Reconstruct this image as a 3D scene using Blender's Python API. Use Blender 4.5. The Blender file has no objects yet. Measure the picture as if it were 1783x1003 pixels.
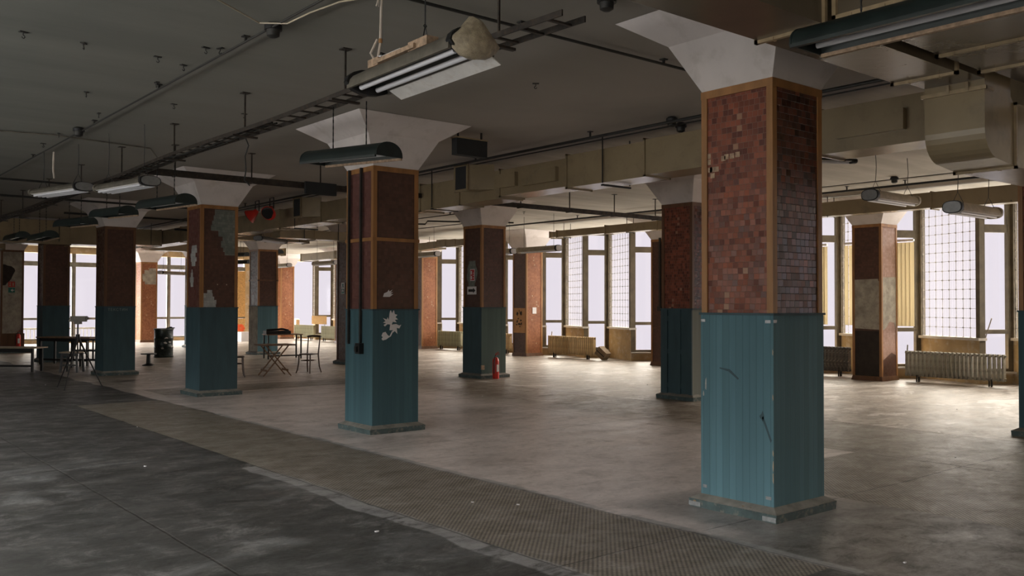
import bpy, bmesh, math, random
from mathutils import Vector, Matrix
R_ = math.radians
random.seed(7)
scn = bpy.context.scene
COL = scn.collection

# ------------------------------------------------------------------ camera
cam_d = bpy.data.cameras.new('camera'); cam = bpy.data.objects.new('camera', cam_d); COL.objects.link(cam)
F_PX, PITCH, YAW, ROLL = 1573.13, 0.0181, 0.8809, 0.0021
CAMP = Vector((-6.3736, -4.4663, 1.6709))
cam_d.sensor_width = 36.0; cam_d.sensor_fit = 'HORIZONTAL'; cam_d.lens = 36.0 * F_PX / 1783.0
cam_d.clip_start = 0.05; cam_d.clip_end = 400
c_, s_ = math.cos(YAW), math.sin(YAW)
fw = Vector((c_, s_, 0)); rt = Vector((s_, -c_, 0)); up = Vector((0, 0, 1))
f2 = fw * math.cos(PITCH) + up * math.sin(PITCH); u2 = up * math.cos(PITCH) - fw * math.sin(PITCH)
r3 = rt * math.cos(ROLL) + u2 * math.sin(ROLL); u3 = u2 * math.cos(ROLL) - rt * math.sin(ROLL)
cam.matrix_world = Matrix(((r3.x, u3.x, -f2.x, CAMP.x), (r3.y, u3.y, -f2.y, CAMP.y), (r3.z, u3.z, -f2.z, CAMP.z), (0, 0, 0, 1)))
scn.camera = cam

# ------------------------------------------------------------------ view + sky + daylight
vs = scn.view_settings
vs.view_transform = 'Standard'; vs.look = 'None'; vs.gamma = 1.0; vs.exposure = 0.0; vs.use_curve_mapping = False
scn.cycles.max_bounces = 10; scn.cycles.diffuse_bounces = 6; scn.cycles.glossy_bounces = 4
scn.cycles.transparent_max_bounces = 12; scn.cycles.sample_clamp_indirect = 6.0
scn.cycles.caustics_reflective = False; scn.cycles.caustics_refractive = False

SKY_H = (0.835, 0.775, 0.855)      # overcast horizon seen in the panes
SKY_W = (0.84, 0.77, 0.66); SKY_B = (0.78, 0.77, 0.745)
SKY_UP, SKY_DN, SKY_BACK_FILL = 17.0, 10.0, 3.7          # brighter overhead cloud, pale ground, added fill from behind
w = bpy.data.worlds.new('overcast'); scn.world = w; w.use_nodes = True
nt = w.node_tree; nt.nodes.clear()
tc = nt.nodes.new('ShaderNodeTexCoord'); sp = nt.nodes.new('ShaderNodeSeparateXYZ'); nt.links.new(tc.outputs['Generated'], sp.inputs[0])
def mrange(nt, src, a, b, c, d):
    m = nt.nodes.new('ShaderNodeMapRange'); m.interpolation_type = 'SMOOTHSTEP'
    m.inputs[1].default_value = a; m.inputs[2].default_value = b; m.inputs[3].default_value = c; m.inputs[4].default_value = d
    nt.links.new(src, m.inputs[0]); return m.outputs[0]
m1 = mrange(nt, sp.outputs[2], 0.11, 0.45, 1.0, SKY_UP)
m2 = mrange(nt, sp.outputs[2], -0.50, -0.09, SKY_DN, 1.0)
mm = nt.nodes.new('ShaderNodeMath'); mm.operation = 'MULTIPLY'; nt.links.new(m1, mm.inputs[0]); nt.links.new(m2, mm.inputs[1])
m3 = mrange(nt, sp.outputs[0], -0.35, -0.02, SKY_BACK_FILL, 1.0)      # added fill light: the unseen sky behind the viewer is boosted
m4 = nt.nodes.new('ShaderNodeMath'); m4.operation = 'MULTIPLY'; nt.links.new(mm.outputs[0], m4.inputs[0]); nt.links.new(m3, m4.inputs[1])
warm = mrange(nt, mm.outputs[0], 1.0, 4.0, 0.0, 1.0); side = mrange(nt, sp.outputs[0], -0.35, -0.02, 0.0, 1.0)
wm = nt.nodes.new('ShaderNodeMath'); wm.operation = 'MULTIPLY'; nt.links.new(warm, wm.inputs[0]); nt.links.new(side, wm.inputs[1])
mc = nt.nodes.new('ShaderNodeMix'); mc.data_type = 'RGBA'; mc.inputs[6].default_value = (*SKY_H, 1); mc.inputs[7].default_value = (*SKY_W, 1); nt.links.new(wm.outputs[0], mc.inputs[0])
mb2 = nt.nodes.new('ShaderNodeMix'); mb2.data_type = 'RGBA'; mb2.inputs[7].default_value = (*SKY_B, 1); nt.links.new(mc.outputs[2], mb2.inputs[6])
nt.links.new(mrange(nt, sp.outputs[0], -0.30, -0.02, 1.0, 0.0), mb2.inputs[0])
bg = nt.nodes.new('ShaderNodeBackground'); nt.links.new(mb2.outputs[2], bg.inputs[0]); nt.links.new(m4.outputs[0], bg.inputs[1])
wo = nt.nodes.new('ShaderNodeOutputWorld'); nt.links.new(bg.outputs[0], wo.inputs[0])

def sun(name, dirv, energy, angle, col):
    d = bpy.data.lights.new(name, 'SUN'); d.energy = energy; d.angle = R_(angle); d.color = col
    o = bpy.data.objects.new(name, d); COL.objects.link(o)
    o.rotation_euler = Vector(dirv).to_track_quat('Z', 'Y').to_euler(); return o
sun('hazy_sun', (0.92, -0.04, 0.36), 5.5, 30, (1.0, 0.88, 0.74))

def portal(name, loc, direction, sx, sy):
    d = bpy.data.lights.new(name, 'AREA'); d.shape = 'RECTANGLE'; d.size = sx; d.size_y = sy
    o = bpy.data.objects.new(name, d); COL.objects.link(o); o.location = loc
    o.rotation_euler = Vector(direction).to_track_quat('-Z', 'Y').to_euler(); d.cycles.is_portal = True; return o
portal('daylight_portal', (14.6, 12, 2.0), (-1, 0, 0), 50, 4.4)
portal('daylight_portal', (3, 37.6, 2.0), (0, -1, 0), 24, 4.4)
portal('daylight_portal', (-12.2, 2, 2.2), (1, 0, 0), 22, 3.2)

# ------------------------------------------------------------------ material kit
def lin(r, g, b):
    f = lambda v: v / 12.92 if v <= .04045 else ((v + .055) / 1.055) ** 2.4
    return (f(r / 255), f(g / 255), f(b / 255))
class NT:
    def __init__(s, name):
        s.m = bpy.data.materials.new(name); s.m.use_nodes = True; s.t = s.m.node_tree; s.t.nodes.clear()
        s.out = s.n('ShaderNodeOutputMaterial'); s.b = s.n('ShaderNodeBsdfPrincipled'); s.l(s.b.outputs[0], s.out.inputs[0])
    def n(s, k, **kw):
        x = s.t.nodes.new(k)
        for a, b in kw.items(): setattr(x, a, b)
        return x
    def l(s, a, b): s.t.links.new(a, b)
    def val(s, sock, v):
        if hasattr(v, 'links') or isinstance(v, bpy.types.NodeSocket): s.l(v, sock)
        else: sock.default_value = v
    def math(s, op, a, b=0.0, c=None, clamp=False):
        x = s.n('ShaderNodeMath', operation=op, use_clamp=clamp); s.val(x.inputs[0], a); s.val(x.inputs[1], b)
        if c is not None: s.val(x.inputs[2], c)
        return x.outputs[0]
    def uv(s, kind='UV', scale=None):
        t = s.n('ShaderNodeTexCoord'); o = t.outputs[kind]
        if scale:
            m = s.n('ShaderNodeMapping'); m.inputs['Scale'].default_value = scale; s.l(o, m.inputs[0]); o = m.outputs[0]
        return o
    def noise(s, co, scale, detail=4, rough=.55, dist=0.0):
        x = s.n('ShaderNodeTexNoise'); s.l(co, x.inputs['Vector']); x.inputs['Scale'].default_value = scale
        x.inputs['Detail'].default_value = detail; x.inputs['Roughness'].default_value = rough; x.inputs['Distortion'].default_value = dist
        return x.outputs[0]
    def step(s, v, a, b):
        m = s.n('ShaderNodeMapRange'); m.inputs[1].default_value = a; m.inputs[2].default_value = b; s.l(v, m.inputs[0]); return m.outputs[0]
    def mix(s, f, a, b, blend='MIX'):
        x = s.n('ShaderNodeMix', data_type='RGBA', blend_type=blend)
        s.val(x.inputs[0], f)
        for i, v in ((6, a), (7, b)):
            if isinstance(v, tuple): x.inputs[i].default_value = (*v, 1) if len(v) == 3 else v
            else: s.l(v, x.inputs[i])
        return x.outputs[2]
    def bump(s, h, strength=.3, dist=.01):
        x = s.n('ShaderNodeBump'); x.inputs['Strength'].default_value = strength; x.inputs['Distance'].default_value = dist
        s.l(h, x.inputs['Height']); s.l(x.outputs[0], s.b.inputs['Normal'])
    def base(s, c):
        if isinstance(c, tuple): s.b.inputs['Base Color'].default_value = (*c, 1)
        else: s.l(c, s.b.inputs['Base Color'])
    def rough(s, r): s.val(s.b.inputs['Roughness'], r)
    def metal(s, r): s.b.inputs['Metallic'].default_value = r

def paint(name, c, rough=.6, metal=0., var=.25, scale=3., bump=.1, stretch=(1, 1, 1), dirt=None, dirt_amt=.5):
    k = NT(name); co = k.uv('Object', stretch)
    n = k.noise(co, scale, 5); n2 = k.noise(co, scale * 9, 3)
    dark = tuple(v * (1 - var) for v in c); lite = tuple(min(1, v * (1 + var)) for v in c)
    col = k.mix(k.step(n, .3, .7), dark, lite)
    if dirt: col = k.mix(k.math('MULTIPLY', k.step(k.noise(co, scale * 2.3, 6, .65), .52, .68), dirt_amt), col, dirt)
    k.base(col); k.rough(rough); k.metal(metal)
    if bump: k.bump(n2, bump, .004)
    return k.m

def tiles(name, c1, c2, grout, tw=.05, th=.048, rough=.4, big=.35, bump=.35, odd=None, odd_amt=.012, gr=.8):
    k = NT(name); co = k.uv('UV'); s = k.n('ShaderNodeSeparateXYZ'); k.l(co, s.inputs[0])
    v = k.math('DIVIDE', s.outputs[1], th); row = k.math('FLOOR', v)
    wr = k.n('ShaderNodeTexWhiteNoise', noise_dimensions='1D'); k.l(row, wr.inputs['W'])
    u = k.math('ADD', k.math('DIVIDE', s.outputs[0], tw), wr.outputs[0]); colm = k.math('FLOOR', u)
    cv = k.n('ShaderNodeCombineXYZ'); k.l(colm, cv.inputs[0]); k.l(row, cv.inputs[1])
    wn = k.n('ShaderNodeTexWhiteNoise', noise_dimensions='2D'); k.l(cv.outputs[0], wn.inputs['Vector'])
    sc = k.n('ShaderNodeSeparateColor'); k.l(wn.outputs['Color'], sc.inputs[0])
    rnd, rnd2, rnd3 = sc.outputs[0], sc.outputs[1], sc.outputs[2]
    eu = k.math('ABSOLUTE', k.math('SUBTRACT', k.math('FRACT', u), .5)); ev = k.math('ABSOLUTE', k.math('SUBTRACT', k.math('FRACT', v), .5))
    joint = k.math('MAXIMUM', k.step(eu, .445, .485), k.step(ev, .445, .485))
    col = k.mix(rnd, c1, c2)
    if odd: col = k.mix(k.math('MULTIPLY', k.math('GREATER_THAN', rnd2, 1 - odd_amt), .8), col, odd)
    n = k.noise(co, 2.2, 5)
    col = k.mix(k.math('MULTIPLY', k.step(n, .35, .7), big), col, tuple(q * .5 for q in c1))
    col = k.mix(k.math('MULTIPLY', joint, gr), col, grout)
    sm = k.step(k.noise(co, 9, 6, .7), .64, .78)
    col = k.mix(k.math('MULTIPLY', sm, .25), col, tuple(min(1, q * 2.0 + .03) for q in c2))
    k.base(col); k.rough(k.math('ADD', k.math('MULTIPLY', rnd3, .3), rough - .12))
    k.b.inputs['Specular IOR Level'].default_value = .35
    h = k.math('SUBTRACT', k.math('MULTIPLY', rnd, .5), joint); k.bump(h, bump, .004)
    return k.m

def planks(name, c, period=.065, rough=.45, var=.18, dark=.35, grain=(1, 1, .08)):
    k = NT(name); co = k.uv('UV'); s = k.n('ShaderNodeSeparateXYZ'); k.l(co, s.inputs[0])
    fr = k.math('FRACT', k.math('DIVIDE', s.outputs[0], period)); ed = k.math('ABSOLUTE', k.math('SUBTRACT', fr, .5))
    g = k.step(ed, .44, .5)
    cell = k.math('FLOOR', k.math('DIVIDE', s.outputs[0], period))
    wn = k.n('ShaderNodeTexWhiteNoise', noise_dimensions='1D'); k.l(cell, wn.inputs['W'])
    n = k.noise(k.uv('Object', grain), 14, 6, .6)
    col = k.mix(k.math('MULTIPLY', wn.outputs[0], .6), tuple(v * (1 - var) for v in c), tuple(v * (1 + var) for v in c))
    col = k.mix(k.math('MULTIPLY', k.step(n, .4, .75), .35), col, tuple(v * .6 for v in c))
    col = k.mix(k.math('MULTIPLY', g, dark), col, tuple(v * .35 for v in c))
    sc = k.step(k.noise(k.uv('Object', (6, 6, 1.5)), 5, 6, .75), .70, .74)
    col = k.mix(k.math('MULTIPLY', sc, .35), col, tuple(v * 2.4 + .05 for v in c))
    k.base(col); k.rough(rough + .2); k.b.inputs['Specular IOR Level'].default_value = .22
    k.bump(k.math('SUBTRACT', k.math('MULTIPLY', n, .12), g), .5, .004)
    return k.m

TEAL = (.105, .208, .252)
M = {}
M['teal'] = planks('teal_painted_planks', TEAL)
M['teal_deep'] = planks('darker_teal_planks', (.062, .130, .156))  # same planks in a darker teal, for columns other than the nearest
M['teal_flat'] = paint('teal_painted_board', (.036, .074, .090), .7, var=.2, scale=6, stretch=(1, 1, .25))
M['teal_rib'] = planks('teal_ribbed_board', (.085, .13, .12), .05, dark=.6)
M['grey_rib'] = planks('grey_ribbed_board', (.20, .22, .20), .05, dark=.6)
M['tile_red'] = tiles('glazed_red_brown_mosaic', (.10, .024, .014), (.31, .088, .045), (.20, .13, .10), odd=(.42, .24, .15))
M['tile_dark'] = tiles('dark_glazed_mosaic', (.045, .020, .014), (.21, .070, .045), (.045, .035, .03), tw=.062, th=.055, rough=.25, odd=(.30, .09, .05), bump=.6)
M['tile_plum'] = tiles('painted_plum_tiles', (.135, .055, .045), (.17, .07, .058), (.10, .045, .04), rough=.5, big=.5, bump=.2)
M['tile_brown'] = tiles('brown_painted_tiles', (.085, .042, .030), (.13, .060, .042), (.07, .04, .03), rough=.42, big=.45, bump=.25)
M['tile_orange'] = tiles('orange_brown_tiles', (.26, .09, .04), (.38, .15, .07), (.20, .12, .07), rough=.5, big=.4, bump=.3, odd=(.5, .33, .2))
M['tile_pink'] = tiles('pale_pink_tiles', (.34, .20, .155), (.44, .28, .23), (.28, .19, .16), rough=.5, big=.25, bump=.25)  # paler pink tone for one side of a window column
M['plaster'] = paint('bare_plaster', (.36, .33, .28), .85, var=.3, scale=5, bump=.4, dirt=(.18, .15, .12))
M['grey_patch'] = tiles('bare_grey_mortar', (.16, .18, .16), (.24, .26, .23), (.12, .13, .12), rough=.8, big=.4, bump=.5)
M['pale_patch'] = tiles('pale_tile_mortar', (.38, .38, .37), (.52, .52, .50), (.3, .3, .3), rough=.8, big=.3, bump=.5)
M['dark_patch'] = paint('dark_torn_patch', (.03, .022, .018), .9, var=.3, scale=8)
M['trim'] = paint('ochre_wood_trim', (.31, .145, .048), .5, var=.3, scale=9, stretch=(1, 1, .15), bump=.2)
M['trim_dark'] = paint('brown_wood_trim', (.13, .058, .026), .5, var=.3, scale=9, stretch=(1, 1, .15), bump=.2)
M['capital'] = paint('whitewashed_concrete', (.69, .635, .62), .8, var=.08, scale=2, bump=.25, dirt=(.38, .34, .30), dirt_amt=.3)
M['plinth'] = paint('worn_teal_plinth', (.055, .085, .088), .55, var=.35, scale=7, dirt=(.25, .22, .19), dirt_amt=.7)
M['plinth_top'] = paint('dusty_plinth_top', (.20, .19, .17), .8, var=.3, scale=9)
M['steel_plate'] = paint('galvanised_plate', (.26, .27, .28), .4, .6, var=.2, scale=40)
M['black_pipe'] = paint('dark_steel_pipe', (.028, .027, .025), .55, .3, var=.3, scale=8)
M['tray'] = paint('rusty_steel_tray', (.040, .033, .028), .6, .4, var=.5, scale=10, dirt=(.12, .07, .04))
M['duct'] = paint('beige_painted_duct', (.30, .235, .145), .26, var=.12, scale=1.6, bump=.12, dirt=(.17, .13, .09), dirt_amt=.35)
M['duct_brown'] = paint('dark_brown_glossy_duct', (.135, .108, .075), .22, var=.15, scale=1.2, bump=.25)
M['duct_lip'] = paint('beige_duct_flange', (.36, .27, .16), .4, var=.2, scale=12, bump=.2)
M['duct_dark'] = paint('dark_casing_and_duct_shade', (.02, .021, .022), .8, var=.2)  # colours box casings; also stands for the shade inside duct outlets
M['white_paint'] = paint('white_enamel', (.80, .78, .76), .4, var=.1, scale=6, dirt=(.4, .3, .2), dirt_amt=.3)
M['green_lamp'] = paint('dark_green_enamel', (.013, .021, .020), .4, .1, var=.3, scale=10)
M['lip_rust'] = paint('rusty_cream_reflector', (.40, .28, .19), .7, var=.35, scale=30, bump=.5)
M['tube'] = paint('fluorescent_tube_glass', (.82, .82, .88), .25, var=.04, bump=0)
M['lamp_body'] = paint('grey_lamp_housing', (.15, .135, .11), .5, .2, var=.3, scale=10)
M['lamp_cream'] = paint('cream_lamp_housing', (.42, .36, .27), .5, var=.2, scale=10)
M['lens'] = paint('ribbed_grey_lens', (.30, .31, .32), .25, .3, var=.15, scale=14)
M['wrap'] = paint('crumpled_plastic_wrap', (.36, .30, .21), .35, var=.35, scale=25, bump=1.0)
M['frame'] = paint('olive_brown_window_frame', (.105, .082, .050), .6, var=.3, scale=5, bump=.3)
M['frame_grey'] = paint('grey_window_frame', (.20, .19, .155), .6, var=.25, scale=5, bump=.3)
M['ochre_wall'] = paint('ochre_plaster', (.46, .34, .19), .85, var=.2, scale=2.5, bump=.4, dirt=(.55, .50, .44), dirt_amt=.7)
M['sill'] = paint('white_stone_sill', (.52, .49, .45), .5, var=.15)
M['wall'] = paint('cream_wall_plaster', (.52, .45, .34), .85, var=.1, scale=2)
def blind_mat():
    k = NT('beige_vertical_blind'); d = k.n('ShaderNodeBsdfDiffuse'); d.inputs[0].default_value = (.66, .59, .46, 1)
    t = k.n('ShaderNodeBsdfTranslucent'); t.inputs[0].default_value = (.66, .60, .46, 1); mx = k.n('ShaderNodeMixShader'); mx.inputs[0].default_value = .55
    k.l(d.outputs[0], mx.inputs[1]); k.l(t.outputs[0], mx.inputs[2]); k.l(mx.outputs[0], k.out.inputs[0]); return k.m
M['blind'] = blind_mat()
M['rad_tan'] = paint('tan_radiator_enamel', (.46, .33, .17), .45, var=.2, scale=8)
M['rad_grey'] = paint('grey_rusty_radiator', (.27, .25, .20), .5, var=.3, scale=9, dirt=(.45, .43, .38), dirt_amt=.4)
M['rad_dark'] = paint('dark_radiator', (.060, .050, .040), .5, var=.4, scale=9, dirt=(.45, .4, .33), dirt_amt=.5)
M['rad_olive'] = paint('olive_radiator', (.36, .34, .22), .5, var=.2, scale=8)
M['osb'] = paint('strand_board', (.52, .30, .10), .7, var=.4, scale=30, stretch=(1, 1, 1), bump=.3)
M['wood'] = paint('weathered_wood', (.21, .125, .075), .6, var=.35, scale=9, stretch=(1, 1, 1), bump=.25)
M['wood_dark'] = paint('dark_bent_wood', (.055, .028, .018), .4, var=.3, scale=9)
M['wood_pale'] = paint('pale_seat_board', (.42, .33, .24), .55, var=.25, scale=9)
M['black'] = paint('black_metal', (.014, .014, .015), .45, .2, var=.2)
M['barrel'] = paint('dark_green_barrel', (.022, .036, .034), .35, .2, var=.3, scale=7, dirt=(.22, .22, .2), dirt_amt=.35)
M['red'] = paint('red_enamel', (.58, .03, .02), .35, var=.15, scale=9)
M['red_dark'] = paint('dull_red_boards', (.14, .03, .028), .6, var=.2)
M['white'] = paint('white_sheet', (.72, .70, .72), .7, var=.05)
M['blue_tape'] = paint('blue_tape', (.03, .07, .20), .5)
M['wire_white'] = paint('pale_cable', (.50, .43, .37), .6)
M['ink'] = paint('black_ink', (.015, .013, .012), .8)
M['sign_red'] = paint('sign_red', (.50, .02, .02), .5, var=.05); M['sign_green'] = paint('sign_green', (.02, .16, .13), .5, var=.05)
M['cardboard'] = paint('brown_upholstery', (.24, .17, .10), .8, var=.25, scale=8)
M['poster'] = paint('orange_poster_paper', (.46, .24, .10), .7, var=.15, scale=6)
M['chalk'] = paint('faded_chalk', (.26, .30, .29), .9)
M['graffiti'] = paint('orange_red_spray', (.75, .10, .02), .7, var=.2)

# glass
def glass_mat(name, tint=(1, 1, 1), gl=.03):
    k = NT(name); tr = k.n('ShaderNodeBsdfTransparent'); tr.inputs[0].default_value = (*tint, 1)
    g = k.n('ShaderNodeBsdfGlossy'); g.inputs['Roughness'].default_value = .04
    mx = k.n('ShaderNodeMixShader'); mx.inputs[0].default_value = gl
    k.l(tr.outputs[0], mx.inputs[1]); k.l(g.outputs[0], mx.inputs[2]); k.l(mx.outputs[0], k.out.inputs[0]); return k.m
M['glass'] = glass_mat('window_glass')
def block_mat():
    k = NT('glass_block'); co = k.uv('UV'); s = k.n('ShaderNodeSeparateXYZ'); k.l(co, s.inputs[0])
    fr = k.math('ABSOLUTE', k.math('SUBTRACT', k.math('FRACT', k.math('DIVIDE', s.outputs[0], .1)), .5))
    rib = k.step(fr, .30, .5)
    tr = k.n('ShaderNodeBsdfTransparent'); k.l(k.mix(k.math('MULTIPLY', rib, .5), (1, 1, 1), (.84, .83, .84)), tr.inputs[0])
    tl = k.n('ShaderNodeBsdfTranslucent'); tl.inputs[0].default_value = (.9, .89, .9, 1)
    g = k.n('ShaderNodeBsdfGlossy'); g.inputs['Roughness'].default_value = .2
    mx = k.n('ShaderNodeMixShader'); mx.inputs[0].default_value = .012; k.l(tr.outputs[0], mx.inputs[1]); k.l(tl.outputs[0], mx.inputs[2])
    m2_ = k.n('ShaderNodeMixShader'); m2_.inputs[0].default_value = .05; k.l(mx.outputs[0], m2_.inputs[1]); k.l(g.outputs[0], m2_.inputs[2])
    k.l(m2_.outputs[0], k.out.inputs[0]); return k.m
M['block'] = block_mat()
M['grout'] = paint('glass_block_joint', (.42, .39, .37), .8, var=.4, scale=20)

def floor_mat():
    k = NT('worn_factory_floor'); co = k.uv('Object'); s = k.n('ShaderNodeSeparateXYZ'); k.l(co, s.inputs[0])
    wob = k.math('MULTIPLY', k.math('SUBTRACT', k.noise(co, .8, 4), .5), .35)
    X = k.math('ADD', s.outputs[0], wob); Y = k.math('ADD', s.outputs[1], wob); Xr, Yr = s.outputs[0], s.outputs[1]
    n0 = k.noise(co, .33, 6, .6); n1 = k.noise(k.uv('Object', (.55, 1.6, 1)), 1.1, 7, .62, .3); n2 = k.noise(co, 14, 6, .7); n3 = k.noise(k.uv('Object', (.5, 2.2, 1)), 2.6, 8, .7, .6)
    g = lambda a, b: k.step(a, b - .03, b + .03)
    w2a = k.math('ADD', s.outputs[0], k.math('MULTIPLY', wob, .25))
    # concrete kinds
    nb = k.noise(k.uv('Object', (.9, 1.5, 1)), .75, 8, .68, .8); nc = k.noise(k.uv('Object', (.5, 1.2, 1)), 2.2, 9, .75, .5)
    dark = k.mix(k.step(nc, .36, .64), (.030, .030, .029), (.105, .104, .101))
    dark = k.mix(k.math('MULTIPLY', k.step(nb, .54, .62), .55), dark, (.24, .245, .25))
    dark = k.mix(k.math('MULTIPLY', k.step(nb, .47, .38), .7), dark, (.034, .036, .034))
    dark = k.mix(k.math('MULTIPLY', k.step(n0, .45, .60), .6), dark, (.060, .060, .058))
    beige = k.mix(k.step(n1, .30, .70), (.50, .44, .42), (.82, .74, .715))  # beige concrete, lightened to carry window glare in its colour
    beige = k.mix(k.math('MULTIPLY', k.step(n3, .58, .72), .3), beige, (.22, .18, .16)); beige = k.mix(k.math('MULTIPLY', k.step(nb, .54, .66), .5), beige, (.70, .62, .60)); beige = k.mix(k.math('MULTIPLY', k.step(nb, .43, .34), .45), beige, (.20, .17, .15))
    band = k.math('MULTIPLY', k.step(X, 2.9, 3.9), .95)
    nd = k.noise(k.uv('Object', (.9, 1.3, 1)), 4.0, 12, .80, .5)
    pale = k.mix(k.step(n1, .35, .65), (.22, .18, .14), (.47, .42, .375)); pale = k.mix(k.math('MULTIPLY', k.step(nd, .51, .57), .7), pale, (.13, .10, .07))
    pale = k.mix(k.math('MULTIPLY', k.step(n3, .56, .66), .6), pale, (.20, .165, .125))
    pale = k.mix(k.math('MULTIPLY', k.step(nc, .50, .60), .55), pale, (.15, .12, .09)); pale = k.mix(k.math('MULTIPLY', k.step(nb, .55, .60), .75), pale, (.62, .58, .55))
    beige = k.mix(k.math('MULTIPLY', k.step(nd, .54, .62), .35), beige, (.22, .18, .155)); beige = k.mix(k.math('MULTIPLY', k.step(nd, .46, .38), .5), beige, (.78, .70, .68))
    dark = k.mix(k.math('MULTIPLY', k.step(nd, .52, .60), .5), dark, (.035, .035, .033)); dark = k.mix(k.math('MULTIPLY', k.step(nd, .44, .36), .55), dark, (.21, .21, .205))
    beige = k.mix(band, beige, k.mix(k.step(nd, .38, .62), (.115, .088, .064), (.25, .20, .155)))
    # stamped plates
    a = k.math('MULTIPLY', k.math('ADD', Xr, Yr), 2 * math.pi / .085); b = k.math('MULTIPLY', k.math('SUBTRACT', Xr, Yr), 2 * math.pi / .085)
    dots = k.math('MULTIPLY', k.math('SINE', a), k.math('SINE', b)); dd = k.step(k.math('ABSOLUTE', dots), .35, .8)
    plate = k.mix(k.step(n1, .3, .7), (.095, .084, .074), (.175, .157, .138))
    plate = k.mix(k.math('MULTIPLY', dd, .95), plate, (.40, .35, .28))
    dust = k.step(n3, .52, .66); plate = k.mix(k.math('MULTIPLY', dust, .35), plate, (.26, .235, .205))
    m_mid = g(X, -1.1); m_pale = k.math('MULTIPLY', k.step(Y, 10, 16), m_mid); m_pale = k.math('MAXIMUM', m_pale, k.step(w2a, 5.49, 5.53))
    grey = k.mix(k.step(nd, .36, .62), (.105, .097, .090), (.215, .200, .188)); beige = k.mix(k.step(k.math('ADD', Y, k.math('MULTIPLY', X, -.08)), -.15, -.75), beige, grey)
    col = k.mix(m_mid, dark, beige); col = k.mix(m_pale, col, pale)
    inr = lambda v, lo, hi: k.math('MULTIPLY', k.step(v, lo - .01, lo + .01), k.math('SUBTRACT', 1.0, k.step(v, hi - .01, hi + .01)))
    w2 = k.math('ADD', s.outputs[0], k.math('MULTIPLY', wob, .25)); w3 = k.math('ADD', s.outputs[1], k.math('MULTIPLY', wob, .25))
    p1 = k.math('MULTIPLY', inr(w2, -2.45, -1.12), inr(w3, -1.3, 11.5))
    p2 = k.math('MAXIMUM', k.math('MULTIPLY', inr(w2, .85, 3.2), k.math('SUBTRACT', 1.0, k.step(w3, .98, 1.02))), k.math('MULTIPLY', inr(w2, 3.19, 5.45), k.math('SUBTRACT', 1.0, k.step(w3, 2.85, 2.9))))
    p3 = k.math('MULTIPLY', inr(w2, -.75, 5.3), inr(w3, 12.3, 13.6))
    pm = k.math('MAXIMUM', k.math('MAXIMUM', p1, p2), p3)
    col = k.mix(pm, col, plate)
    pad = k.math('SUBTRACT', 1.0, k.step(k.math('MAXIMUM', k.math('ABSOLUTE', X), k.math('ABSOLUTE', Y)), .70, .90)); col = k.mix(k.math('MULTIPLY', pad, .6), col, k.mix(k.step(nc, .38, .6), (.13, .135, .13), (.30, .29, .28)))
    # plate edges: pale filler bands along the strip, and joints
    edge = k.math('MULTIPLY', inr(X, -2.62, -2.44), inr(s.outputs[1], -1.6, 4.4)); edge = k.math('MAXIMUM', edge, k.math('MULTIPLY', inr(w2, -1.14, -1.03), inr(s.outputs[1], -2.5, 9)))
    col = k.mix(k.math('MULTIPLY', k.math('MULTIPLY', edge, k.step(nc, .40, .50)), .8), col, (.34, .335, .34))
    ln = lambda v, p, wd: k.math('SUBTRACT', 1.0, k.step(k.math('ABSOLUTE', k.math('SUBTRACT', v, p)), wd * .5, wd))
    j = None
    for v, p, wd in ((w2, -2.46, .012), (w2, -1.12, .010), (w2, 3.2, .014), (w3, -.2, .012), (w2, -4.1, .012), (w3, 4.6, .010), (w2, 5.45, .014)):
        q = ln(v, p, wd); j = q if j is None else k.math('MAXIMUM', j, q)
    col = k.mix(k.math('MULTIPLY', k.math('MULTIPLY', j, k.step(nc, .38, .5)), .65), col, (.030, .028, .026))
    stripe = k.math('MULTIPLY', ln(Xr, -.78, .035), k.step(Yr, 11, 11.5))
    col = k.mix(k.math('MULTIPLY', stripe, .5), col, (.55, .5, .43))
    sp_ = k.step(k.noise(co, 40, 3, .8), .70, .74); col = k.mix(k.math('MULTIPLY', sp_, .5), col, (.45, .43, .4))
    ft = k.noise(k.uv('Object', (1.0, 1.25, 1)), 2.3, 13, .82, .4); ft2 = k.noise(co, 17, 10, .8)
    lo = k.step(ft, .50, .38); hi = k.step(ft, .52, .62); f2 = k.step(ft2, .56, .66)
    col = k.mix(k.math('MULTIPLY', lo, .50), col, k.mix(.5, col, (.02, .018, .015), 'MULTIPLY')); col = k.mix(k.math('MULTIPLY', hi, .28), col, k.mix(.5, col, (.75, .72, .70)))
    col = k.mix(k.math('MULTIPLY', f2, .30), col, k.mix(.6, col, (.05, .045, .04)))
    cr = k.step(n2, .35, .75); col = k.mix(k.math('MULTIPLY', cr, .25), col, (.05, .045, .04))
    k.base(col)
    rg = k.math('ADD', .36, k.math('MULTIPLY', n1, .30)); rg = k.math('SUBTRACT', rg, k.math('MULTIPLY', m_mid, .10)); k.rough(k.math('SUBTRACT', rg, k.math('MULTIPLY', k.math('SUBTRACT', ft, .5), .5)))
    k.l(k.math('ADD', .07, k.math('MULTIPLY', k.step(nd, .40, .60), .42)), k.b.inputs['Specular IOR Level'])
    h = k.math('ADD', k.math('MULTIPLY', k.math('MULTIPLY', dd, pm), .5), k.math('MULTIPLY', n2, .35)); h = k.math('SUBTRACT', h, j); k.bump(h, .45, .006)
    return k.m
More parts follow.
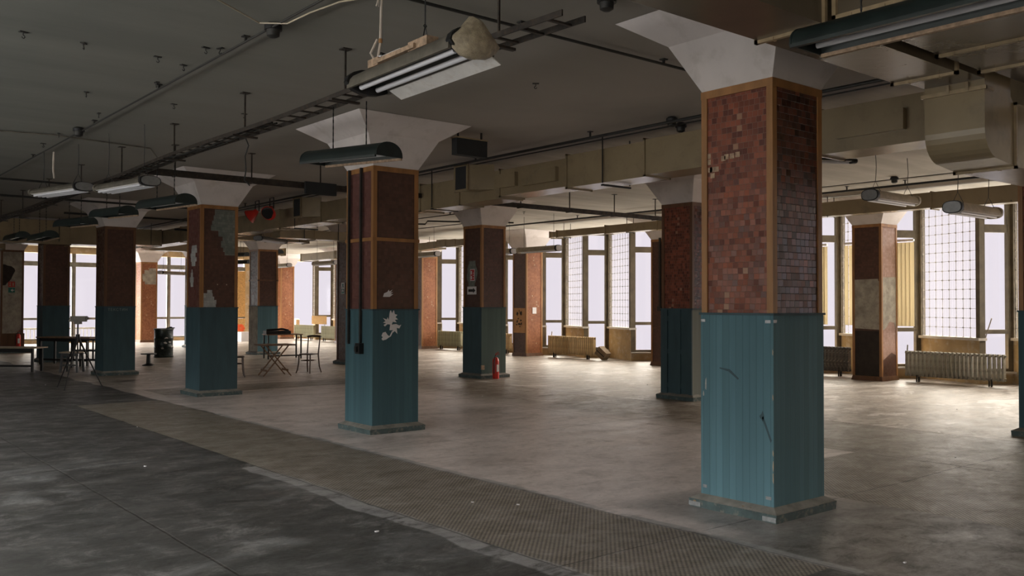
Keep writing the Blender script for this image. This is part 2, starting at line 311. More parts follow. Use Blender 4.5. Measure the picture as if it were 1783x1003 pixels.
def ceil_mat():
    k = NT('old_ceiling_daylight_graded'); co = k.uv('Object'); n = k.noise(k.uv('Object', (.35, 2.0, 1)), .8, 6, .6); n2 = k.noise(co, .4, 4); n3 = k.noise(co, 9, 5)
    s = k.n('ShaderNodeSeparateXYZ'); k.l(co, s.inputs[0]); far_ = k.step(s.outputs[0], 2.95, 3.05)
    near = k.mix(k.step(n, .35, .7), (.115, .120, .106), (.16, .163, .145)); bay = k.mix(k.step(n, .40, .66), (.36, .325, .27), (.50, .46, .40)); near = k.mix(k.step(s.outputs[0], -4.5, 1.5), near, k.mix(.9, near, (.44, .40, .355))); col = k.mix(far_, near, bay)  # daylight falloff is put into the colour: paler toward the windows
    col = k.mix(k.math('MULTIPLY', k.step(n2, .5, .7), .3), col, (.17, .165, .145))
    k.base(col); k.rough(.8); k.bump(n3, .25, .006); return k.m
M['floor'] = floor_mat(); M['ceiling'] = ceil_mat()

# ------------------------------------------------------------------ mesh kit
class MB:
    def __init__(s): s.v = []; s.f = []; s.mi = []
    def add(s, vs, fs, mi=0):
        n = len(s.v); s.v += [tuple(p) for p in vs]; s.f += [tuple(i + n for i in f) for f in fs]; s.mi += [mi] * len(fs); return s
    def box(s, x0, x1, y0, y1, z0, z1, mi=0):
        vs = [(x, y, z) for z in (z0, z1) for y in (y0, y1) for x in (x0, x1)]
        m = mi if isinstance(mi, (list, tuple)) else [mi] * 6
        for f, q in zip([(0, 4, 6, 2), (1, 3, 7, 5), (0, 1, 5, 4), (2, 6, 7, 3), (0, 2, 3, 1), (4, 5, 7, 6)], m): s.add_face8(vs, f, q)   # -X +X -Y +Y -Z +Z
        return s
    def add_face8(s, vs, f, q): s.add([vs[i] for i in f], [(0, 1, 2, 3)], q)
    def bar(s, a, b, wd, ht, mi=0, upv=(0, 0, 1)):
        a, b = Vector(a), Vector(b); d = (b - a).normalized(); u = Vector(upv)
        if abs(d.dot(u)) > .98: u = Vector((1, 0, 0))
        sd = d.cross(u).normalized() * wd / 2; uu = sd.cross(d).normalized() * ht / 2
        vs = [p + i * sd + j * uu for p in (a, b) for i, j in ((-1, -1), (1, -1), (1, 1), (-1, 1))]
        return s.add(vs, [(0, 1, 2, 3), (7, 6, 5, 4), (0, 4, 5, 1), (1, 5, 6, 2), (2, 6, 7, 3), (3, 7, 4, 0)], mi)
    def tube(s, pts, r, n=8, mi=0, cap=True):
        pts = [Vector(p) for p in pts]; rings = []; prev = None
        rs = r if isinstance(r, (list, tuple)) else [r] * len(pts)
        for i, p in enumerate(pts):
            t = (pts[min(i + 1, len(pts) - 1)] - pts[max(i - 1, 0)]).normalized()
            if prev is None: a = t.orthogonal().normalized()
            else:
                a = prev - t * prev.dot(t); a = a.normalized() if a.length > 1e-6 else t.orthogonal().normalized()
            prev = a; b = t.cross(a)
            rings.append([p + (a * math.cos(2 * math.pi * j / n) + b * math.sin(2 * math.pi * j / n)) * rs[i] for j in range(n)])
        vs = [q for g in rings for q in g]; fs = []
        for i in range(len(pts) - 1):
            for j in range(n): fs.append((i * n + j, i * n + (j + 1) % n, (i + 1) * n + (j + 1) % n, (i + 1) * n + j))
        if cap: fs += [tuple(range(n))[::-1], tuple((len(pts) - 1) * n + j for j in range(n))]
        return s.add(vs, fs, mi)
    def lathe(s, prof, n=20, c=(0, 0, 0), mi=0):
        vs = [(c[0] + r * math.cos(2 * math.pi * j / n), c[1] + r * math.sin(2 * math.pi * j / n), c[2] + z) for r, z in prof for j in range(n)]
        fs = [(i * n + j, i * n + (j + 1) % n, (i + 1) * n + (j + 1) % n, (i + 1) * n + j) for i in range(len(prof) - 1) for j in range(n)]
        fs += [tuple(range(n))[::-1], tuple((len(prof) - 1) * n + j for j in range(n))]
        return s.add(vs, fs, mi)
    def prism(s, poly, o, u, v, th, mi=0):
        """2D outline poly on plane o + a*u + b*v, thickened by th along u x v"""
        o, u, v = Vector(o), Vector(u), Vector(v); nn = u.cross(v).normalized() * th; n = len(poly)
        vs = [o + u * a + v * b for a, b in poly] + [o + u * a + v * b + nn for a, b in poly]
        return s.add(vs, [tuple(range(n))[::-1], tuple(range(n, 2 * n))] + [(i, (i + 1) % n, (i + 1) % n + n, i + n) for i in range(n)], mi)
    def frustum(s, c, h0, z0, h1, z1, mi=0, caps=True):
        vs = [(c[0] + i * h, c[1] + j * h, z) for h, z in ((h0, z0), (h1, z1)) for i, j in ((-1, -1), (1, -1), (1, 1), (-1, 1))]
        fs = [(0, 1, 5, 4), (1, 2, 6, 5), (2, 3, 7, 6), (3, 0, 4, 7)] + ([(3, 2, 1, 0), (4, 5, 6, 7)] if caps else [])
        return s.add(vs, fs, mi)
    def build(s, name, mats, parent=None, smooth=False, bevel=0, loc=None):
        me = bpy.data.meshes.new(name); me.from_pydata(s.v, [], s.f)
        for m in (mats if isinstance(mats, (list, tuple)) else [mats]): me.materials.append(m)
        me.polygons.foreach_set('material_index', s.mi); me.update()
        uvl = me.uv_layers.new(name='UVMap').data
        for p in me.polygons:
            n = p.normal; ax = max(range(3), key=lambda i: abs(n[i]))
            for li in p.loop_indices:
                co = me.vertices[me.loops[li].vertex_index].co
                uvl[li].uv = ((co.y, co.z) if ax == 0 else (co.x, co.z) if ax == 1 else (co.x, co.y))
        if smooth: me.polygons.foreach_set('use_smooth', [True] * len(me.polygons))
        o = bpy.data.objects.new(name, me); COL.objects.link(o)
        if smooth:
            try: me.set_sharp_from_angle(angle=R_(40))
            except Exception: pass
        if bevel:
            b = o.modifiers.new('bevel', 'BEVEL'); b.width = bevel; b.segments = 2; b.limit_method = 'ANGLE'
        if parent is not None: o.parent = parent
        if loc: o.location = loc
        return o

def thing(name, label, cat, loc=(0, 0, 0), rz=0, group=None):
    o = bpy.data.objects.new(name, None); COL.objects.link(o); o.location = loc; o.rotation_euler = (0, 0, rz); o.empty_display_size = .1
    return tag(o, label, cat, group)
def tag(o, label, cat, group=None):
    o['label'] = label; o['category'] = cat
    if group: o['group'] = group
    return o
def struct(o): o['kind'] = 'structure'; return o
def dup(root, label, loc, rz=0, group=None):
    def cp(o, par):
        c = o.copy(); COL.objects.link(c); c.parent = par
        for ch in list(o.children): cp(ch, c)
        return c
    r = root.copy(); COL.objects.link(r); r.location = loc; r.rotation_euler = (0, 0, rz); r['label'] = label
    if group: r['group'] = group
    for ch in list(root.children): cp(ch, r)
    return r

# ------------------------------------------------------------------ room shell
CH = 4.05; X0, X1, Y0, Y1 = -12.0, 14.3, -12.0, 36.9
struct(MB().box(X0, X1 + .4, Y0, Y1 + .4, -.2, 0).build('floor', M['floor']))
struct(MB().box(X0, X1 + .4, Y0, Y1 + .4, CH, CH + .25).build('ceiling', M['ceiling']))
struct(MB().box(X0, X1 + .3, Y0 - .3, Y0, -.2, CH + .2).build('wall_back', M['wall']))
wl = MB().box(X0 - .3, X0, Y0, Y1, -.2, .9).box(X0 - .3, X0, Y0, Y1, 3.6, CH + .2).box(X0 - .3, X0, 13, Y1, .9, 3.6)
for y in range(-12, 14, 4): wl.box(X0 - .3, X0, y - .4, y + .6, .9, 3.6)
struct(wl.build('wall_left', M['wall']))

# saw-tooth window wall on the right: long glass block panel, short clear window
XR, XP = 14.15, 13.45
def quad_wall(mb, a, b, z0, z1, th=.12, mi=0):
    """upright slab from a to b (2D), thickened outwards (+X side)"""
    a, b = Vector((*a, 0)), Vector((*b, 0)); d = (b - a).normalized(); n = Vector((-d.y, d.x, 0))
    if n.x < 0: n = -n
    p = [a, b, b + n * th, a + n * th]; vs = [Vector((q.x, q.y, z)) for z in (z0, z1) for q in p]
    mb.add(vs, [(0, 1, 2, 3), (7, 6, 5, 4), (0, 4, 5, 1), (1, 5, 6, 2), (2, 6, 7, 3), (3, 7, 4, 0)], mi); return d, n
wr = MB(); beam = MB(); win_no = 0
for k in range(-6, 19):
    P0, Q0, Rn = (XP, 2 * k), (XR, 2 * k + 1.6), (XR, 2 * k - .4)
    quad_wall(wr, Q0, P0, 0, .92, .16); quad_wall(wr, P0, Rn, 0, .24, .10)
    quad_wall(beam, Q0, P0, 3.88, CH, .16); quad_wall(beam, P0, Rn, 3.86, CH, .12)
struct(wr.build('wall_right', M['ochre_wall'])); struct(beam.build('trim_1', M['frame'])); 
for k in range(-2, 18):
    P0, Q0, Rn = (XP, 2 * k), (XR, 2 * k + 1.6), (XR, 2 * k - .4)
    a, b = Vector((*Q0, 0)), Vector((*P0, 0)); d = (b - a).normalized(); L = (b - a).length; n = Vector((-d.y, d.x, 0)); n = n if n.x > 0 else -n
    # glass block window
    win_no += 1
    e = bpy.data.objects.new('window_%d' % win_no, None); COL.objects.link(e); struct(e)
    m = MB(); quad_wall(m, a[:2], b[:2], .98, 3.88, .07); bo = m.build('glass_block_panel', M['block'], e); bo.location = n * .03
    gm = MB(); nx = max(1, round((L - .12) / .20)); nz = 14
    for i in range(nx + 1):
        p = a + d * (.06 + (L - .12) * i / nx) + n * .015; gm.bar(p + Vector((0, 0, .98)), p + Vector((0, 0, 3.88)), .007, .008, upv=tuple(n))
    for j in range(nz + 1):
        z = .98 + 2.9 * j / nz; gm.bar(a + d * .05 + n * .015 + Vector((0, 0, z)), b - d * .05 + n * .015 + Vector((0, 0, z)), .014, .007)
        for i in range(nx + 1):
            p = a + d * (.06 + (L - .12) * i / nx) + n * .012 + Vector((0, 0, z)); gm.bar(p - d * .014, p + d * .014, .02, .028)
    gm.build('grout_grid', M['grout'], e)
    lg = MB(); quad_wall(lg, tuple((a - n * .07 + d * -.02)[:2]), tuple((b - n * .07 + d * .05)[:2]), .92, .98, .22); lg.build('sill', M['sill'], e)
    fm = MB()
    for t in (.0, L): fm.bar(a + d * t + n * .02 + Vector((0, 0, .98)), a + d * t + n * .02 + Vector((0, 0, 3.95)), .11, .12, upv=tuple(n))
    fm.build('window_frame', M['frame'], e)
    # clear window on the short flank
    win_no += 1
    e = bpy.data.objects.new('window_%d' % win_no, None); COL.objects.link(e); struct(e)
    a, b = Vector((*P0, 0)), Vector((*Rn, 0)); d = (b - a).normalized(); L = (b - a).length; n = Vector((-d.y, d.x, 0)); n = n if n.x > 0 else -n
    fr = MB()
    for t, wd in ((.07, .14), (L - .06, .12)): fr.bar(a + d * t + n * .05 + Vector((0, 0, .24)), a + d * t + n * .05 + Vector((0, 0, 3.9)), wd, .10, upv=tuple(n))
    for z, h in ((.29, .07), (1.11, .09), (3.31, .17), (3.88, .06)): fr.bar(a + n * .05 + Vector((0, 0, z)), b + n * .05 + Vector((0, 0, z)), .085, h)
    fr.build('window_frame', M['frame'], e)
    pm_ = MB()
    for z0, z1 in ((.32, 1.07), (1.15, 3.23), (3.39, 3.86)): quad_wall(pm_, (a + d * .13)[:2], (b - d * .11)[:2], z0, z1, .008)
    po = pm_.build('window_pane', M['glass'], e); po.location = n * .06
    sl = MB(); quad_wall(sl, (a - n * .10)[:2], (b - n * .10)[:2], .22, .26, .2); sl.build('sill', M['sill'], e)

# far window wall
wf = MB().box(X0, X1, Y1, Y1 + .25, 0, .14).box(X0, X1, Y1 - .02, Y1 + .25, 3.78, CH).box(X0, -1.6, Y1, Y1 + .25, .14, 3.78).box(11.25, 12.5, Y1, Y1 + .25, .14, 3.78).box(9.2, 11.25, Y1 - .02, Y1 + .22, 0, .30)
struct(wf.build('wall_far', M['ochre_wall']))
xs = [-1.6, .3, 1.6, 2.45, 3.62, 5.0, 6.2, 7.60, 9.0, 10.55, 11.25]
for i in range(len(xs) - 1):
    win_no += 1; e = bpy.data.objects.new('window_%d' % win_no, None); COL.objects.link(e); struct(e)
    a, b = xs[i], xs[i + 1]; osb = i == len(xs) - 2; fr = MB(); fm = M['frame_grey']; z0 = .32 if osb else .14
    fr.box(a, a + .13, Y1 + .02, Y1 + .14, z0, 3.78); fr.box(b - .02, b + .02, Y1 + .02, Y1 + .14, z0, 3.78)
    for za, zb in ((z0, z0 + .06), (.98, 1.07), (3.23, 3.42)): fr.box(a + .1, b, Y1 + .03, Y1 + .13, za, zb)
    fr.build('window_frame', fm, e)
    pn = MB()
    for za, zb in ((z0 + .06, .98), (1.07, 3.23), (3.42, 3.78)):
        if not (osb and zb < 3.3): pn.box(a + .13, b - .02, Y1 + .07, Y1 + .078, za, zb)
    pn.build('window_pane', M['glass'], e)
    if osb:
        MB().box(a + .1, b, Y1 - .01, Y1 + .02, .34, .97).box(a + .1, b, Y1 - .01, Y1 + .02, 1.05, 3.22).build('board_infill', M['osb'], e)
        g = MB(); rr = random.Random(3)
        for q in range(26):
            x = a + .15 + rr.random() * .48; z = .40 + rr.random() * .28 * (1 - abs(x - a - .45)); pts = [(x + .05 * math.cos(t) * (1 + rr.random()), z + .04 * math.sin(t) * (1 + rr.random())) for t in [j * math.pi / 4 for j in range(8)]]
            g.prism(pts, (0, Y1 - .012 - q * .0001, 0), (1, 0, 0), (0, 0, 1), .001)
        g.build('graffiti', M['graffiti'], e)

# terrace outside with railing
tr = struct(MB().box(-6, 12.4, Y1 + .4, Y1 + 3, -.25, -.02).build('trim_2', M['sill']))
rl = thing('balcony_railing', 'pale outdoor railing with thin bars beyond the far left windows', 'railing', (0, 38.0, 0))
m = MB().box(-1.5, 5.4, -.03, .03, .56, .62).box(-1.5, 5.4, -.02, .02, .12, .16); m.build('rail', M['frame_grey'], rl)
m = MB()
for i in range(47): m.box(-1.5 + i * .15 - .012, -1.5 + i * .15 + .012, -.012, .012, -.02 if i % 8 == 0 else .14, .58)
m.build('baluster', M['frame_grey'], rl)['kind'] = 'stuff'

# ------------------------------------------------------------------ columns
HC, HT = 3.46, 1.60
def column(i, j, label, left='tile_brown', right='tile_brown', wl_='teal', wr_='teal', wains=True, plinth=True, trim='trim', group=None, hc=HC):
    cx, cy = 6.388 * j + (.05 if j == 2 else 0), 6.0 * i
    t = thing('column', label, 'column', (cx, cy, 0), group=group)
    h = .335
    zb = HT - .05 if wains else .1
    b = MB().box(-h, h, -h, h, zb, hc, [0, 0, 1, 1, 0, 0]); b.build('tiled_shaft', [M[left], M[right]], t)
    tw, tt = .045, .012
    for sx in (-1, 1):
        for sy in (-1, 1):
            q = MB(); x, y = sx * h, sy * h
            poly = [(x + sx * tt, y + sy * tt), (x - sx * tw, y + sy * tt), (x - sx * tw, y - sy * .001), (x, y), (x - sx * .001, y - sy * tw), (x + sx * tt, y - sy * tw)]
            if sx * sy < 0: poly = poly[::-1]
            q.prism(poly, (0, 0, zb), (1, 0, 0), (0, 1, 0), hc - zb - .06)
            q.build('corner_trim', M[trim], t)
    q = MB()
    t2_ = tt + .003
    for a, b2 in (((-h - t2_, -h - t2_), (h + t2_, -h)), ((-h - t2_, h), (h + t2_, h + t2_)), ((-h - t2_, -h), (-h, h)), ((h, -h), (h + t2_, h))): q.box(a[0], b2[0], a[1], b2[1], hc - .06, hc + .004)
    q.build('top_trim', M[trim], t)
    cp = MB(); cp.frustum((0, 0), h + .006, hc, .54, 3.84, caps=False); cp.frustum((0, 0), .54, 3.84, .855, CH - .004, caps=False)
    cp.add([(-h, -h, hc), (h, -h, hc), (h, h, hc), (-h, h, hc)], [(3, 2, 1, 0)]); cp.build('capital', M['capital'], t)
    if wains:
        g = .352; MB().box(-g, g, -g, g, .08, HT, [0, 0, 1, 1, 1, 1]).build('wainscot', [M[wl_], M[wr_]], t, bevel=.004)
        MB().box(-g - .012, g + .012, -g - .012, g + .012, HT - .012, HT + .006).build('wainscot_cap', M['teal_flat'], t)
    if plinth:
        p = MB(); p.frustum((0, 0), .42, 0, .425, .065, caps=False); p.frustum((0, 0), .425, .065, .352, .105, mi=1); p.build('plinth', [M['plinth'], M['plinth_top']], t, bevel=.006)
    elif not wains:
        MB().frustum((0, 0), .37, 0, .345, .1).build('base_board', M['trim_dark'], t)
    return t
FXm = lambda t, poly, name, mat, th=.004, off=.336, par=None: MB().prism([(-a, b) for a, b in poly], (-off, 0, 0), (0, -1, 0), (0, 0, 1), th).build(name, mat, t)   # on -X face: poly (y, z)
FYm = lambda t, poly, name, mat, th=.004, off=.336: MB().prism(poly, (0, -off, 0), (1, 0, 0), (0, 0, 1), th).build(name, mat, t)    # on -Y face: poly (x, z)
rect = lambda a, b, c, d: [(a, c), (b, c), (b, d), (a, d)]
def steps(rows):   # rows: (z0, z1, a, b) -> stepped outline
    L_ = []; R2 = []
    for z0, z1, a, b in rows: L_ += [(a, z0), (a, z1)]; R2 += [(b, z0), (b, z1)]
    return R2 + L_[::-1]

# A row, nearest first
A0 = column(0, 0, 'nearest large column with red mosaic tiles above teal plank cladding', 'tile_red', 'tile_dark', hc=3.445)
for (a, z) in ((-.345, 1.54), (.31, 1.54), (.31, .17), (-.33, .17)):
    FXm(A0, rect(-a - .02 if a > 0 else -a - .04, -a + .03 if a > 0 else -a + .0, z - .012, z + .012), 'corner_plate', M['steel_plate'], .003, .353)
FYm(A0, rect(-.352, -.31, 1.53, 1.555), 'corner_plate', M['steel_plate'], .003, .353)
for a in (-.42, .30): FXm(A0, rect(a, a + .12, .01, .045), 'corner_plate', M['steel_plate'], .003, .426)
rr = random.Random(5)
def blotch(cx, cz, w_, h_, n=9, j=.45, rnd=rr): return [(cx + w_ * (1 - j * rnd.random()) * math.cos(2 * math.pi * i / n), cz + h_ * (1 - j * rnd.random()) * math.sin(2 * math.pi * i / n)) for i in range(n)]
for cx_, cz, w_, h_ in ((.30, 1.02, .010, .07), (.325, .93, .008, .03)): FXm(A0, blotch(cx_, cz, w_, h_), 'paint_chip', M['pale_patch'], .001, .3525)
for cz, h_ in ((.42, .05), (.52, .03), (.33, .06), (1.3, .03), (.95, .03)): FXm(A0, blotch(-.347, cz, .006, h_), 'paint_chip', M['wood_pale'], .001, .3525)
for cx_, w_ in ((-.10, .022), (-.17, .018), (.36, .02)): FXm(A0, blotch(cx_, .075 if cx_ < .3 else .05, w_, .012), 'paint_chip', M['cardboard'], .001, .40 if cx_ < .3 else .426)
FXm(A0, [(.16, 1.16), (.06, 1.15), (-.03, 1.08), (-.02, 1.07), (.07, 1.13), (.16, 1.15)], 'scuff', M['teal_flat'], .0008, .3525)
FXm(A0, [(-.26, .80), (-.245, .79), (-.325, .60), (-.335, .62)], 'scuff', M['teal_flat'], .0008, .3525); FXm(A0, blotch(-.25, .80, .03, .05, 11, .7), 'scuff', M['teal_flat'], .0008, .3525)
# cream replacement tiles on the near column
for a, z in ((.28, 2.855), (.28, 2.905), (.245, 2.79), (.20, 2.79), (.265, 2.79), (.10, 2.88), (.045, 2.88), (-.01, 2.885), (.13, 2.87), (.24, 2.74)): FXm(A0, rect(a - .022, a + .022, z - .02, z + .022), 'odd_tile', M['lip_rust'], .002, .3355)

A1 = column(1, 0, 'second column with two black conduits and torn white paper scraps', 'tile_plum', 'tile_brown', 'teal_deep', 'teal_deep')
MB().box(-.36, .36, -.36, .36, 2.49, 2.535).build('strap_band', M['trim'], A1, bevel=.003)
for yy, zb_ in ((.235, 1.14), (-.075, 1.14)):
    m = MB(); m.bar((-.372, yy, zb_), (-.372, yy, 3.46), .028, .03, upv=(0, 1, 0)); m.build('conduit', M['black_pipe'], A1)
MB().box(-.42, -.352, -.13, -.02, 1.02, 1.16).box(-.45, -.42, -.10, -.05, 1.05, 1.12).build('switch_box', M['black'], A1, bevel=.006)
torn1 = [(-.19, 1.765), (-.09, 1.765), (-.035, 1.80), (-.075, 1.80), (-.04, 1.83), (-.08, 1.82), (-.045, 1.86), (-.095, 1.835), (-.10, 1.86), (-.125, 1.83), (-.175, 1.81)]
FYm(A1, torn1, 'torn_paper', M['white'], .002, .337)
def torn(parts, off, t):
    for q in parts: FYm(t, q, 'torn_paper', M['white'], .002, off)
torn([[(-.10, 1.55), (-.085, 1.60), (-.06, 1.55), (-.035, 1.60), (-.02, 1.54), (.02, 1.53), (-.01, 1.50), (.03, 1.47), (-.02, 1.465), (.01, 1.43), (-.05, 1.44), (-.07, 1.40), (-.13, 1.41), (-.17, 1.38), (-.19, 1.40), (-.15, 1.42), (-.20, 1.43), (-.16, 1.45), (-.20, 1.49), (-.14, 1.47), (-.13, 1.50), (-.11, 1.46)],
      [(-.09, 1.40), (.00, 1.41), (.05, 1.39), (.08, 1.40), (.05, 1.35), (.01, 1.36), (.02, 1.28), (-.02, 1.32), (-.04, 1.30), (-.05, 1.33), (-.10, 1.33)],
      [(-.20, 1.30), (-.16, 1.31), (-.13, 1.27), (-.10, 1.25), (-.06, 1.32), (-.04, 1.32), (-.08, 1.25), (-.12, 1.23), (-.15, 1.21), (-.20, 1.20), (-.22, 1.22), (-.20, 1.24), (-.22, 1.26)]], .3535, A1)
A2 = column(2, 0, 'third column with grey bare patches where tiles have come off', 'tile_plum', 'tile_brown', 'teal_flat', 'teal_flat')
FYm(A2, steps([(2.56, 2.62, .10, .30), (2.62, 2.70, .07, .30), (2.70, 2.82, .03, .30), (2.82, 2.90, .06, .30), (2.90, 3.00, -.02, .30), (3.00, 3.10, -.16, .30), (3.10, 3.18, -.14, .30), (3.18, 3.28, -.11, .30), (3.28, 3.39, -.09, .30)]), 'bare_patch', M['grey_patch'])
FYm(A2, steps([(1.61, 1.66, -.29, -.06), (1.66, 1.74, -.29, -.05), (1.74, 1.80, -.29, -.09), (1.80, 1.86, -.29, -.12), (1.86, 1.92, -.22, -.13)]), 'bare_patch', M['pale_patch'])
FXm(A2, steps([(2.36, 2.44, -.06, .12), (2.44, 2.52, -.12, .16), (2.52, 2.60, -.06, .18), (2.60, 2.68, -.14, .14), (2.68, 2.74, -.12, .12)]), 'bare_patch', M['pale_patch'])
FXm(A2, steps([(1.98, 2.06, .04, .16), (2.06, 2.16, .02, .20), (2.16, 2.24, .06, .16), (2.24, 2.30, .08, .12)]), 'bare_patch', M['pale_patch'])
for a in (-.03, .14): FYm(A2, blotch(a, 2.02, .012, .014), 'paint_chip', M['wood_pale'])
A3 = column(3, 0, 'fourth column, brown with faded chalk lettering on its teal base', 'tile_brown', 'tile_brown', 'teal_flat', 'teal_flat', trim='trim_dark')
A4 = column(4, 0, 'fifth column, dark brown and teal, behind the camera tripod', 'tile_brown', 'tile_brown', 'teal_flat', 'teal_flat', trim='trim_dark')
A5 = column(5, 0, 'leftmost column, plastered, with dark torn patch and exit signs', 'plaster', 'plaster', wains=False, trim='trim_dark')
MB().box(-.60, .60, -.40, .40, 0, .17).build('red_kerb', M['red_dark'], A5)
MB().box(-.352, .37, -.40, -.34, .17, .62).box(-.36, .37, -.41, -.34, .62, .66).build('low_panel', M['trim_dark'], A5)
FYm(A5, [(-.33, 2.98), (-.22, 2.97), (-.14, 2.93), (-.04, 2.92), (.06, 2.84), (.08, 2.76), (.02, 2.64), (-.03, 2.50), (-.10, 2.40), (-.17, 2.34), (-.2, 2.28), (-.33, 2.26)], 'torn_patch', M['dark_patch'])
txt_c = bpy.data.curves.new('chalk_text', 'FONT'); txt_c.body = 'ТЕКСТИН'; txt_c.size = .085; txt_c.extrude = .0005; txt_c.space_character = 1.15
txt_c.materials.append(M['chalk']); txt_o = bpy.data.objects.new('chalk_lettering', txt_c); COL.objects.link(txt_o); txt_o.parent = A3
txt_o.location = (-.27, -.3545, 1.50); txt_o.rotation_euler = (R_(90), 0, 0)

# B row
B0 = column(0, 1, 'column half cut off by the right edge of view, teal base', 'tile_red', 'tile_brown', 'teal_deep', 'teal_deep')
B1 = column(1, 1, 'brown tiled column with teal boxed boards behind the nearest column', 'tile_red', 'tile_dark', 'teal_flat', 'grey_rib', trim='trim_dark')
for a, b in ((.20, .35), (-.10, .02), (-.352, -.28)): FXm(B1, rect(a, b, .1, 1.58), 'board', M['teal_flat'], .02, .353)
for z in (1.38, .80, .20): FXm(B1, rect(-.30, .28, z, z + .09), 'board', M['teal_flat'], .014, .353)
B2 = column(2, 1, 'middle column with fire sign plate and arrow sign, teal base', 'tile_brown', 'tile_brown', 'teal_flat', 'teal_rib')
def sign(nm, t, face, cx, cz, w_, h_, c, th=.006):
    f = FXm if face == 'x' else FYm; return f(t, rect(cx - w_ / 2, cx + w_ / 2, cz - h_ / 2, cz + h_ / 2), nm, M[c], th, .337)
# grey worn plate outline on -X face (y to the left is +)
pl = [(-.10, 2.66), (.14, 2.66), (.15, 2.58), (.20, 2.50), (.19, 2.40), (.23, 2.34), (.21, 2.24), (.16, 2.16), (.15, 2.06), (-.07, 2.06), (-.08, 2.14), (-.13, 2.22), (-.16, 2.30), (-.19, 2.38), (-.16, 2.48), (-.11, 2.56)]
FXm(B2, [(a, b) for a, b in pl], 'bare_patch', M['grey_patch'], .004)
s1 = thing('fire_sign', 'small red and white fire equipment sign on middle column', 'sign', (6.388 - .342, 12.0, 2.34)); 
MB().box(-.006, 0, -.085, .085, -.135, .135).build('plate', M['white'], s1)
m = MB().box(-.008, -.006, -.07, .07, -.12, .12); m.build('red_field', M['sign_red'], s1)
for q in ((.012, .055, .01, .09), (.012, .055, -.10, -.02), (-.06, -.03, .03, .05), (-.06, -.03, -.02, 0), (-.05, -.02, -.08, -.06)): MB().box(-.010, -.008, *q).build('symbol', M['white'], s1)
s2 = thing('arrow_sign', 'white sign with black arrow below the fire sign', 'sign', (6.388 - .342, 12.02, 1.985))
MB().box(-.006, 0, -.17, .17, -.09, .09).build('plate', M['white'], s2)
MB().prism([(-.13, -.03), (.05, -.03), (.05, -.06), (.14, 0), (.05, .06), (.05, .03), (-.13, .03)], (-.006, 0, 0), (0, -1, 0), (0, 0, 1), .002).build('arrow', M['ink'], s2)
B3 = column(3, 1, 'dark column hidden behind the second column, with white exit sign', 'tile_brown', 'tile_brown', wains=False, trim='trim_dark')
s3 = thing('exit_sign', 'small white and dark running figure sign on hidden dark column', 'sign', (6.388 - .342, 18.0, 2.11))
MB().box(-.006, 0, -.10, .10, -.16, .16).build('plate', M['white'], s3)
MB().box(-.008, -.006, -.08, .08, -.14, -.02).build('green_field', M['sign_green'], s3)
MB().prism([(-.07, .02), (-.02, .06), (-.05, .10), (0, .14), (.04, .11), (.02, .07), (.07, .02), (.03, .02), (0, .05), (-.03, .02)], (-.006, 0, 0), (0, -1, 0), (0, 0, 1), .002).build('figure', M['sign_green'], s3)
MB().prism([(-.05, -.10), (.05, -.10), (.05, -.06), (.0, -.03), (-.05, -.06)], (-.008, 0, 0), (0, -1, 0), (0, 0, 1), .002).build('arrow', M['white'], s3)
B4 = column(4, 1, 'far column with one pale bare lower side beside folding table', 'tile_brown', 'tile_brown', 'plaster', 'teal')
MB().box(-.36, .36, -.36, .36, 2.42, 2.47).build('strap_band', M['trim_dark'], B4)
B5 = column(5, 1, 'far column mostly hidden behind the third column, teal base', 'tile_brown', 'tile_brown', 'teal_flat', 'teal_flat')
B6 = column(6, 1, 'orange brick column at far wall behind the steel barrel', 'tile_orange', 'tile_orange', wains=False, plinth=False)
FYm(B6, steps([(2.50, 2.62, -.18, .31), (2.62, 2.72, -.26, .31), (2.72, 2.95, -.30, .31), (2.95, 3.12, -.20, .31), (3.12, 3.20, .0, .31)]), 'bare_patch', M['plaster'])
# C row
C1 = column(1, 2, 'window-side column with plaster patch between brown tile bands', 'tile_brown', 'tile_pink', wains=False, plinth=False)
FXm(C1, [(-.30, 1.13), (.30, 1.15), (.31, 1.9), (.31, 2.24), (-.26, 2.25), (-.27, 2.20), (-.30, 2.19)], 'bare_patch', M['plaster'])
FYm(C1, [(-.30, 1.10), (-.12, 1.18), (0, 1.30), (.20, 1.28), (.30, 1.12), (.30, 2.30), (-.30, 2.28)], 'bare_patch', M['plaster'])
FXm(C1, [(-.28, .10), (.28, .10), (.28, 1.10), (-.28, 1.10)], 'dark_band', M['dark_patch'], .003)  # near-black tone on the lower part of the column face
FYm(C1, [(-.29, .10), (.29, .10), (.29, .55), (.1, .62), (-.29, .45)], 'dark_band', M['tile_brown'], .003)
C2 = column(2, 2, 'window-side column partly hidden behind the boxed teal column', 'tile_brown', 'tile_brown', wains=False, plinth=False)
MB().bar((-.372, 0, 1.6), (-.372, 0, 3.5), .05, .05).box(-.42, -.34, -.06, .06, 1.50, 1.62).build('conduit', M['black_pipe'], C2)
C3 = column(3, 2, 'window-side column with orange poster and small white notice', 'tile_brown', 'tile_orange', wains=False, plinth=False)
C4 = column(4, 2, 'orange tiled window-side column right of the second column', 'tile_brown', 'tile_orange', wains=False, plinth=False)
MB().bar((-.372, .1, 1.3), (-.372, .1, 3.4), .05, .05).box(-.42, -.34, .02, .18, 1.2, 1.36).build('conduit', M['black_pipe'], C4)
C5 = column(5, 2, 'window-side column just left behind the second column', 'tile_brown', 'tile_orange', wains=False, plinth=False)
C6 = column(6, 2, 'orange brick column in the far corner by the radiators', 'tile_orange', 'tile_orange', wains=False, plinth=False)
ps = thing('poster', 'orange poster with dark emblem on window-side column', 'poster', (12.826 - .342, 18.0, 1.15))
